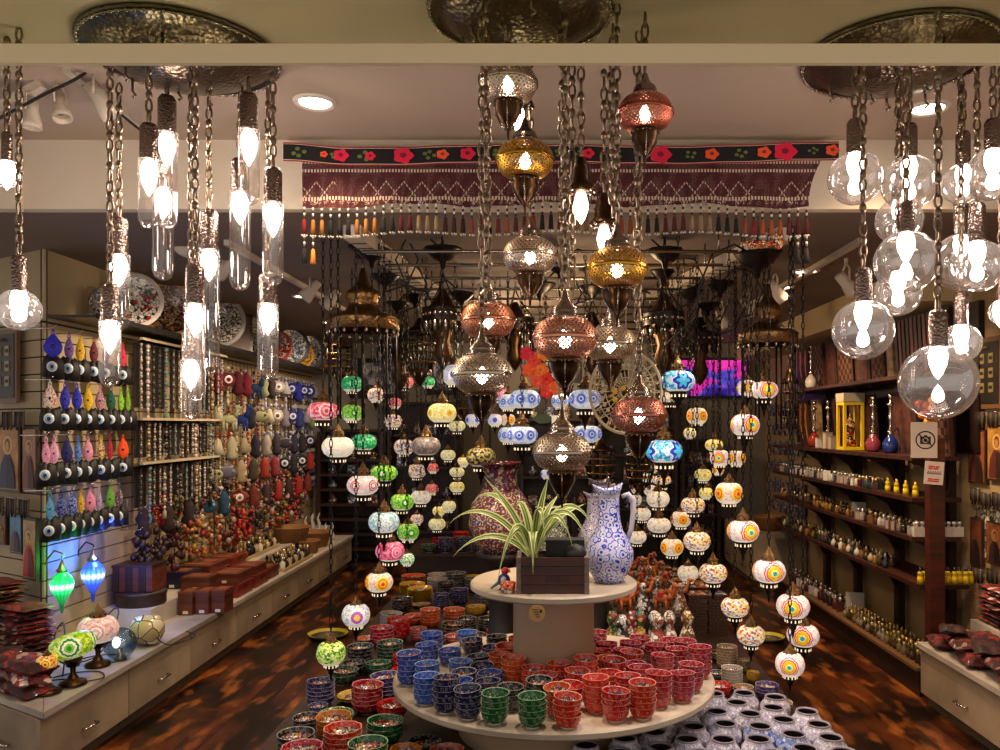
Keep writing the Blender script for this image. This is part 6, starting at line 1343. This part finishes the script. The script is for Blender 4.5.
# bottles on shelves
def shelf_row(z, y0, y1, n, rows, pals, kinds, lab, s=1.0, x0=2.38, grp='perfume bottles on the right shelves'):
    for r_ in range(rows):
        for i in range(n):
            y = y0+(y1-y0)*(i+.5*(r_ % 2))/n+R.uniform(-.008, .008); c = R.choice(pals)
            spawn('perfume_bottle', '%s, %s row, %s from the near end' % (lab, nth(r_), nth(i)), 'bottle', (x0+.065*r_, y, z+.001), vial(c[0], c[1], R.choice(kinds)), grp, R.uniform(0, 6), s)
DK = VC; LT = [('8a8078', 'b8b4b0'), ('a08880', 'a8a4a0'), ('6a6050', 'a08850'), ('a8a4a0', '3a3430')]; YL = [('d8b820', 'c8a828')]; AM = [('6a4814', '1c1410'), ('7a5820', '241810'), ('40280c', '907840')]
shelf_row(1.235, 6.1, 8.1, 26, 2, LT+DK[3:5], (0, 1), 'small pale perfume bottle on the third right shelf', 1.1)
shelf_row(1.235, 5.75, 6.1, 6, 2, DK, (0, 1), 'small dark perfume bottle on the third right shelf', 1.1)
for i in range(8): spawn('yellow_figurine', 'small yellow figurine bottle on the third right shelf, %s from the near end' % nth(i), 'figurine', (2.40+.03*(i % 2), 5.18+.07*i, 1.236), vial('d8b820', 'c8a828', 3), 'yellow figurines on the right shelves', 0, 1.15)
shelf_row(.985, 6.2, 8.1, 24, 2, AM+DK[:3], (0, 2), 'amber perfume bottle on the fourth right shelf', 1.1); shelf_row(.985, 5.15, 6.15, 13, 2, LT+DK[:3], (0, 1), 'pale capped perfume bottle on the fourth right shelf', 1.15)
shelf_row(.70, 5.6, 8.1, 30, 2, DK+AM, (0, 2), 'dark perfume bottle on the fifth right shelf', 1.15)
for i in range(10): spawn('yellow_figurine', 'small yellow figurine bottle on the fifth right shelf, %s from the left' % nth(i), 'figurine', (2.37+.036*i, 5.05+.014*(i % 2), .701), vial('d8b820', '1c1812', 3), 'yellow figurines on the right shelves', 0, 1.25)
for i in range(9): spawn('perfume_bottle', 'white capped bottle at the near end of the fourth right shelf, %s from the left' % nth(i), 'bottle', (2.38+.034*i, 5.12, .986), vial('c8c0b8', 'd8d4d0', 1), 'white capped bottles', 0, 1.3)
shelf_row(.181, 5.05, 6.4, 21, 3, [('6a5c3c', 'b89858'), ('7a7060', 'a09888'), ('40301c', 'a08850'), ('2c2018', 'c8a860')], (0, 2), 'clear gold topped bottle on the low right ledge', 1.1, 2.38, 'clear bottles on the low ledge')
shelf_row(.181, 6.5, 7.9, 12, 2, [('2a1c20', '8a8480'), ('4a2020', 'a09890'), ('b8b0b0', '605850')], (0, 1), 'dark bottle on the far low right ledge', 1.5, 2.4, 'dark bottles on the low ledge')
spawn('display_card', 'small white card standing on the low right ledge among dark bottles', 'card', (2.5, 6.45, .181), MB().bbox(-.07, .07, -.003, .003, 0, .17, plain('a8a49c', .6)), None, -.3)
spawn('display_card', 'white card lying against the third right shelf bottles', 'card', (2.37, 6.7, 1.236), MB().bbox(-.04, .04, -.003, .003, 0, .08, plain('c8c4bc', .6)), None, -.5)
spawn('display_card', 'grey framed card on the fourth right shelf', 'card', (2.42, 6.17, .986), MB().bbox(-.05, .05, -.003, .003, 0, .12, plain('6a6660', .4)), None, -.4)
# chess boards, hookahs, instruments
def chess_mat():
    n = NT('checker'); ch = n.n('TexChecker'); n.set(ch, 'Vector', n.coord()); n.set(ch, 'Scale', 22.0); n.set(ch, 'Color1', lin('6a3c20')); n.set(ch, 'Color2', lin('1a0c08')); n.pbsdf(ch.outputs[0], .7); return n.m
CH = chess_mat()
def board(y, z, w, h, kind, lab):
    m = MB()
    if kind == 'chess': m.box((0, 0, h/2), (.03, w, h), wood('4a2414', 4.0, .8)); m.box((-.016, 0, h/2), (.004, w*.8, h*.9), CH)
    elif kind == 'flame':
        m.box((0, 0, h/2), (.03, w, h), wood('3a1a10', 4.0, .85))
        for q in (-.25, .25): m.prism([(w*(q-.12), .03), (w*q, h*.5), (w*(q-.1), h*.9), (w*(q+.02), h*.96), (w*(q+.12), h*.5)], -.022, -.015, plain('c87020', .35), 'YZ')
    elif kind == 'slats':
        m.box((.01, 0, h/2), (.02, w, h), wood('1c0c0a', 4.0))
        for q in range(9): m.box((-.01, -w/2+w*(q+.5)/9, h/2), (.02, w/14, h*.96), wood(['3a1416', '5a3030', '2a1012'][q % 3], 4.0))
    elif kind == 'pale': m.box((0, 0, h/2), (.03, w, h), wood('8a7050', 4.0))
    else:
        m.box((0, 0, h/2), (.03, w, h), wood('34140c', 4.0, .8)); m.box((-.016, 0, h/2), (.004, w*.7, h*.85), wood('4a2014', 4.0, .8))
    spawn('game_board' if kind != 'slats' else 'slatted_panel', lab, 'board', (2.6, y, z), m, 'boards standing on the upper right shelves', (0, -.06, 0))
for y, w, k, lab in ((7.95, .3, 'flame', 'dark board with two orange flame inlays, far end of the top right shelf'), (7.55, .3, 'chess', 'checkered game board on the top right shelf, far one'), (7.2, .26, 'red', 'plain reddish board left of the second checkered board'), (6.87, .34, 'chess', 'checkered game board on the top right shelf, behind a glass globe'), (6.5, .3, 'red', 'plain reddish board in the middle of the top right shelf'),
                     (6.2, .24, 'chess', 'third checkered game board on the top right shelf'), (5.98, .1, 'pale', 'narrow pale board on the top right shelf'), (5.6, .56, 'slats', 'dark red slatted panel at the near end of the top right shelf')): board(y, 2.041, w, .42, k, lab)
for y, w, k, lab in ((7.95, .3, 'flame', 'dark board with orange flame inlays, far end of the second right shelf'), (7.6, .2, 'pale', 'narrow brown board right of the flame board on the second shelf'), (5.25, .3, 'chess', 'checkered game board on the second right shelf, by the no camera sign'), (5.75, .4, 'red', 'reddish board on the second right shelf'), (6.5, .5, 'red', 'wide reddish board behind the yellow lantern'), (7.0, .3, 'slats', 'dark slatted board on the second right shelf')): board(y, 1.501, w, .44, k, lab)
def hookah(x, y, z, c, lab, s=1.0):
    b_ = MB().lathe([(.001, 0), (.04, 0), (.05, .02), (.055, .07), (.03, .11), (.016, .13)], plain(c, .15), 18)
    st = MB().lathe([(.016, .13), (.022, .15), (.01, .17), (.01, .23), (.018, .25), (.01, .27), (.012, .33), (.028, .35), (.004, .36), (.012, .39), (.02, .41), (.001, .41)], M_chrome, 14)
    hs = MB().tube([(.015, 0, .14), (.07, 0, .18), (.09, 0, .12), (.07, -.02, .04), (.03, -.05, .01)], .005, plain(mul(c, .6), .6), 6)
    spawn('hookah', lab, 'hookah', (x, y, z), [('glass_vase', b_), ('metal_stem', st), ('hose', hs)], 'hookahs on the right shelves', R.uniform(-1, 1), s)
hookah(2.46, 7.4, 2.041, 'b8b0a8', 'silver hookah with red orange bowl on the top right shelf', .98); hookah(2.44, 7.25, 1.501, '8a2418', 'red and silver hookah on the second right shelf, far one'); hookah(2.44, 5.95, 1.501, '7a3040', 'rose hookah on the second right shelf, right of the yellow lantern'); hookah(2.44, 5.65, 1.501, '182c70', 'blue hookah on the second right shelf, nearest'); hookah(2.46, 6.95, 1.501, '2a2420', 'black hookah behind the white boxes')
fr = MB()
for x, y in ((-.07, -.07), (.07, -.07), (.07, .07), (-.07, .07)): fr.box((x, y, .19), (.022, .022, .38), plain('d8b81c', .4))
fr.box((0, 0, .012), (.165, .165, .024), plain('d8b81c', .4)); fr.box((0, 0, .37), (.165, .165, .022), plain('d8b81c', .4))
spawn('yellow_lantern', 'tall lantern case with bright yellow frame on the second right shelf', 'lantern', (2.46, 6.45, 1.501), [('frame', fr), ('top_block', MB().box((0, 0, .42), (.17, .17, .07), plain('b0a48c', .6))), ('inner_figure', MB().lathe([(.001, .025), (.04, .025), (.05, .06), (.02, .09), (.035, .16), (.045, .2), (.015, .25), (.001, .3)], confetti('a02820 d8c8a0 c87828 402018', 40.0), 14))])
for i, (y, w, h, c) in enumerate(((6.85, .07, .13, 'b8a890'), (6.72, .06, .1, 'a89888'), (7.05, .05, .08, 'c8c4c0'))):
    spawn('small_box', 'small pale box left of the yellow lantern, %s from the right' % nth(i), 'box', (2.42, y, 1.501), MB().box((0, 0, h/2), (.06, w, h), plain(c, .6)).box((0, 0, h+.004), (.066, w+.006, .008), plain(mul(c, .8), .6)), 'small pale boxes')
m = MB()
for i in range(14): m.sphere((R.uniform(-.06, .06), R.uniform(-.05, .05), .02+R.uniform(0, .16)), .028, plain(R.choice(['d87818', 'e8a838', 'b03818']), .5), 7, 5)
spawn('amber_ornament', 'glowing amber beaded ornament above the no camera sign', 'ornament', (2.44, 5.12, 1.68), [('bead_cluster', m), ('stand', MB().lathe([(.001, -.178), (.05, -.178), (.012, -.16), (.012, .02), (.001, .02)], M_brass, 12))])
# near right cabinet
RYs = [2.9, 3.88, 4.86]
for i in range(2):
    cabinet(RYs[i+1]-RYs[i], .44, .38, 'beige drawer cabinet on the right, %s' % ('cut by the picture edge' if i == 0 else 'beside the low dark ledge'), (2.28, RYs[i+1], 0), -PI/2, 'low drawer cabinets on the right')
spawn('countertop', 'pale countertop of the right cabinets under the red pouches', 'countertop', (0, 0, 0), MB().bbox(2.26, 2.748, 2.9, 4.87, .351, .381, M_top))
spawn('counter_riser', 'pale riser under the folded cloths at the right picture edge', 'riser', (0, 0, 0), MB().bbox(2.5, 2.745, 3.2, 4.7, .381, .56, M_top))
pile(Vector((2.62, 4.55, 0)), PI/2, 9, PM, 'dark red cloth, right riser, far pile', .562, .024, grp='folded cloths on the right')
pile(Vector((2.62, 4.22, 0)), PI/2, 10, PM, 'dark red cloth, right riser, near pile', .562, .024, grp='folded cloths on the right')
for i in range(24): spawn('cloth_pouch', 'crumpled dark red pouch on the right counter, %s from the far end' % nth(i), 'pouch', (2.36+.09*(i % 2), 4.75-.06*i, .384+.05*(i % 3)), PT[i % 6], 'crumpled pouches on the right counter', (R.uniform(-.1, .1), R.uniform(-.1, .1), R.uniform(-.6, .6)+1.4), .9)
for y, z, w, h, bg, rb, ha, lab in ((5.05, 1.5, .2, .34, '8a5028', '4a1c14', 'a86c34', 'tall narrow brown icon of a robed figure on the right wall'), (4.82, 1.53, .22, .34, 'b88438', '5a2418', 'd0a050', 'gold icon with a veiled figure at the right picture edge'), (4.84, .98, .2, .26, '9a5a30', '3a2420', 'c08040', 'small reddish icon of a bearded figure at the right picture edge'), (5.06, .96, .14, .3, '6a3820', '2c1814', '', 'dark brown icon left of the small reddish one')):
    icon(Vector((2.735, y, 0)), z, w, h, -PI/2, lab, bg, rb, ha)
v = Vector((2.735, 4.93, 2.02)); spawn('wall_plaque', 'dark relief plaque high at the right picture edge', 'plaque', v, pl, None, -PI/2)
for i, (y, z) in enumerate(((5.05, 1.3), (4.93, 1.28), (4.8, 1.29), (5.0, 1.78), (4.85, 1.78), (5.02, .8), (4.86, .82))):
    m = [('hook_bar', MB().tube([(-.06, 0, 0), (.06, 0, 0)], .004, M_steel, 5))]
    for q in range(7): m.append(('necklace', MB().tube([(-.05+.017*q, 0, 0), (-.05+.017*q, 0, -.08-.02*((q*3) % 2))], .006, plain(['1a1412', '3a2a20', '584838'][q % 3], .6), 5)))
    spawn('necklace_bunch', 'bunch of dark necklaces by the right wall icons, %s nearest the shelves' % nth(i), 'necklaces', (2.715, y, z), m, 'dark necklaces on the right wall', -PI/2)
spawn('hanging_cloth', 'crumpled whitish cloth hanging behind the small reddish icon', 'cloth', (2.742, 4.95, 1.12), MB().add([(-.004*((i*j) % 3), .16-.32*i/8, .05-.3*j/6+.01*((i*5) % 3)) for i in range(9) for j in range(7)], [(i*7+j, i*7+j+1, i*7+j+8, i*7+j+7) for i in range(8) for j in range(6)], confetti('a8a090 807868 c0b8a8 504840', 22.0, .8), True))
# far right cabinet
for i, (y0, y1) in enumerate(((8.35, 9.1), (9.1, 9.85))):
    cabinet(y1-y0, .55, .6, 'tan cabinet at the far right, %s' % ('near one' if i == 0 else 'far one'), (2.18, y1, 0), -PI/2, 'tan cabinets at the far right')
basket(2.4, 8.6, .571, .16, .14, 'round wicker basket on the far right tan cabinet')
for r_ in range(6):
    for c_ in range(6):
        z = 1.9-.22*r_; y = 8.45+.22*c_
        spawn('bead_card', 'pale trinket card on the far right wall, %s row, %s from near end' % (nth(r_), nth(c_)), 'bead card', (2.72, y, z), MB().bbox(-.005, .0, -.08, .08, -.06, .06, plain('8a847c', .7)).bbox(-.02, -.006, -.065, .065, -.09, .03, confetti(['a8a4ac 484450 d0ccd0', '8a3848 c0a8a8 302428', '5060a0 a8a8b8 282840'][(r_+c_) % 3], 60.0)), 'trinket cards on the far right wall')
# bowls: the 300 that show largest stand alone, the small far ones are one object
BOWLS.sort(key=lambda b: -(max(v.co.x for v in b[4].vertices)/b[3][1]))
for b in BOWLS[:298]: spawn(*b[:6], b[6], b[7], '')
V = []; Fc = []; MI = []; mats = []
for b in BOWLS[298:]:
    me = b[4]; M4 = Matrix.Translation(b[3]) @ Matrix.Rotation(b[6][2], 4, 'Z'); o = len(V)
    V += [tuple(M4 @ v.co) for v in me.vertices]; idx = []
    for m_ in me.materials:
        if m_ not in mats: mats.append(m_)
        idx.append(mats.index(m_))
    for p_ in me.polygons: Fc.append([o+i for i in p_.vertices]); MI.append(idx[p_.material_index])
me = bpy.data.meshes.new('bowl'); me.from_pydata(V, [], Fc)
for m_ in mats: me.materials.append(m_)
me.polygons.foreach_set('material_index', MI); me.polygons.foreach_set('use_smooth', [True]*len(Fc)); me.update()
spawn('bowl', 'many small far patterned bowls stacked at the back of the platform', 'bowls', (0, 0, 0), me, None, 0, 1, 'stuff')
# ================================================================ LIGHT AND CAMERA
def light(kind, name, loc, energy, col='ffdfb8', size=.1, aim=None, angle=None, blend=.6):
    l = bpy.data.lights.new(name, kind); l.energy = energy; l.color = lin(col)[:3]
    if kind == 'AREA': l.size = size
    else: l.shadow_soft_size = size
    o = link(name, l, loc)
    if aim is not None: o.rotation_euler = (Vector(aim)-Vector(loc)).to_track_quat('-Z', 'Y').to_euler()
    if kind == 'SPOT': l.spot_size = angle or 1.6; l.spot_blend = blend
    return o
for (X, Y, z) in DL: light('SPOT', 'downlight_beam', (X, Y, z-.03), 60, 'ffd9ae', .06, (X, Y, 0), 2.2)
light('SPOT', 'spot_beam', (-1.75, 4.9, 2.5), 90, 'ffe2c0', .05, (-2.9, 5.4, 1.2), 1.7)
light('SPOT', 'spot_beam', (-1.75, 6.4, 2.5), 60, 'ffe2c0', .05, (-2.9, 7.0, 1.3), 1.7)
light('SPOT', 'spot_beam', (-1.7, 8.0, 2.5), 55, 'ffe2c0', .05, (-2.9, 8.8, 1.3), 1.7)
light('SPOT', 'spot_beam', (-1.5, 3.3, 2.95), 60, 'ffe2c0', .05, (-2.7, 4.1, .4), 1.3)
light('SPOT', 'spot_beam', (1.72, 5.1, 2.5), 75, 'ffd8a8', .05, (2.7, 5.3, 1.1), 1.7)
light('SPOT', 'spot_beam', (1.72, 6.7, 2.5), 75, 'ffd8a8', .05, (2.7, 7.0, 1.2), 1.7)
light('SPOT', 'spot_beam', (1.2, 3.3, 2.95), 70, 'ffd8a8', .05, (2.4, 4.1, .3), 1.3)  # added to brighten the right cabinet, no track here
light('SPOT', 'spot_beam', (.1, 3.2, 2.98), 110, 'ffe6cc', .06, (.05, 3.7, .5), 1.3)  # aimed at the table
light('SPOT', 'spot_beam', (-.6, 4.6, 2.55), 70, 'ffe2c0', .06, (-.8, 4.6, .3), 1.5)
light('SPOT', 'spot_beam', (1.1, 3.3, 2.98), 85, 'f4f0ff', .06, (.8, 3.6, .3), 1.0)  # added cool spot that brightens the candle holders, no track here
light('SPOT', 'spot_beam', (.9, 4.4, 2.55), 60, 'ffe6d4', .06, (.85, 4.0, .3), 1.5)
light('POINT', 'rear_fill', (-.3, 6.6, 2.3), 30, 'ffdcae', .1)  # added fill points that brighten the rear, no fitting hangs here
light('POINT', 'rear_fill', (.2, 8.9, 2.3), 30, 'ffdcae', .1)
light('POINT', 'rear_fill', (.25, 5.1, 2.25), 22, 'ffd8a4', .08)  # added fill for the middle of the rear ceiling
w = bpy.data.worlds.new('mall'); sc.world = w; w.use_nodes = True
bg = w.node_tree.nodes['Background']; bg.inputs[0].default_value = lin('ece0d6'); bg.inputs[1].default_value = .8

cam = bpy.data.cameras.new('camera'); cam.sensor_width = 36; cam.lens = 28.8; cam.shift_x = -.045; cam.shift_y = .05; cam.clip_start = .05
co = link('camera', cam, (0, 0, ZC), (PI/2, 0, 0)); sc.camera = co
vs = sc.view_settings; vs.view_transform = 'Standard'; vs.look = 'None'; vs.gamma = 1; vs.use_curve_mapping = False; vs.exposure = 0.0
sc.cycles.use_denoising = True; sc.cycles.max_bounces = 8; sc.cycles.transparent_max_bounces = 24; sc.cycles.sample_clamp_indirect = 4; sc.cycles.sample_clamp_direct = 30
sc.cycles.caustics_reflective = False; sc.cycles.caustics_refractive = False
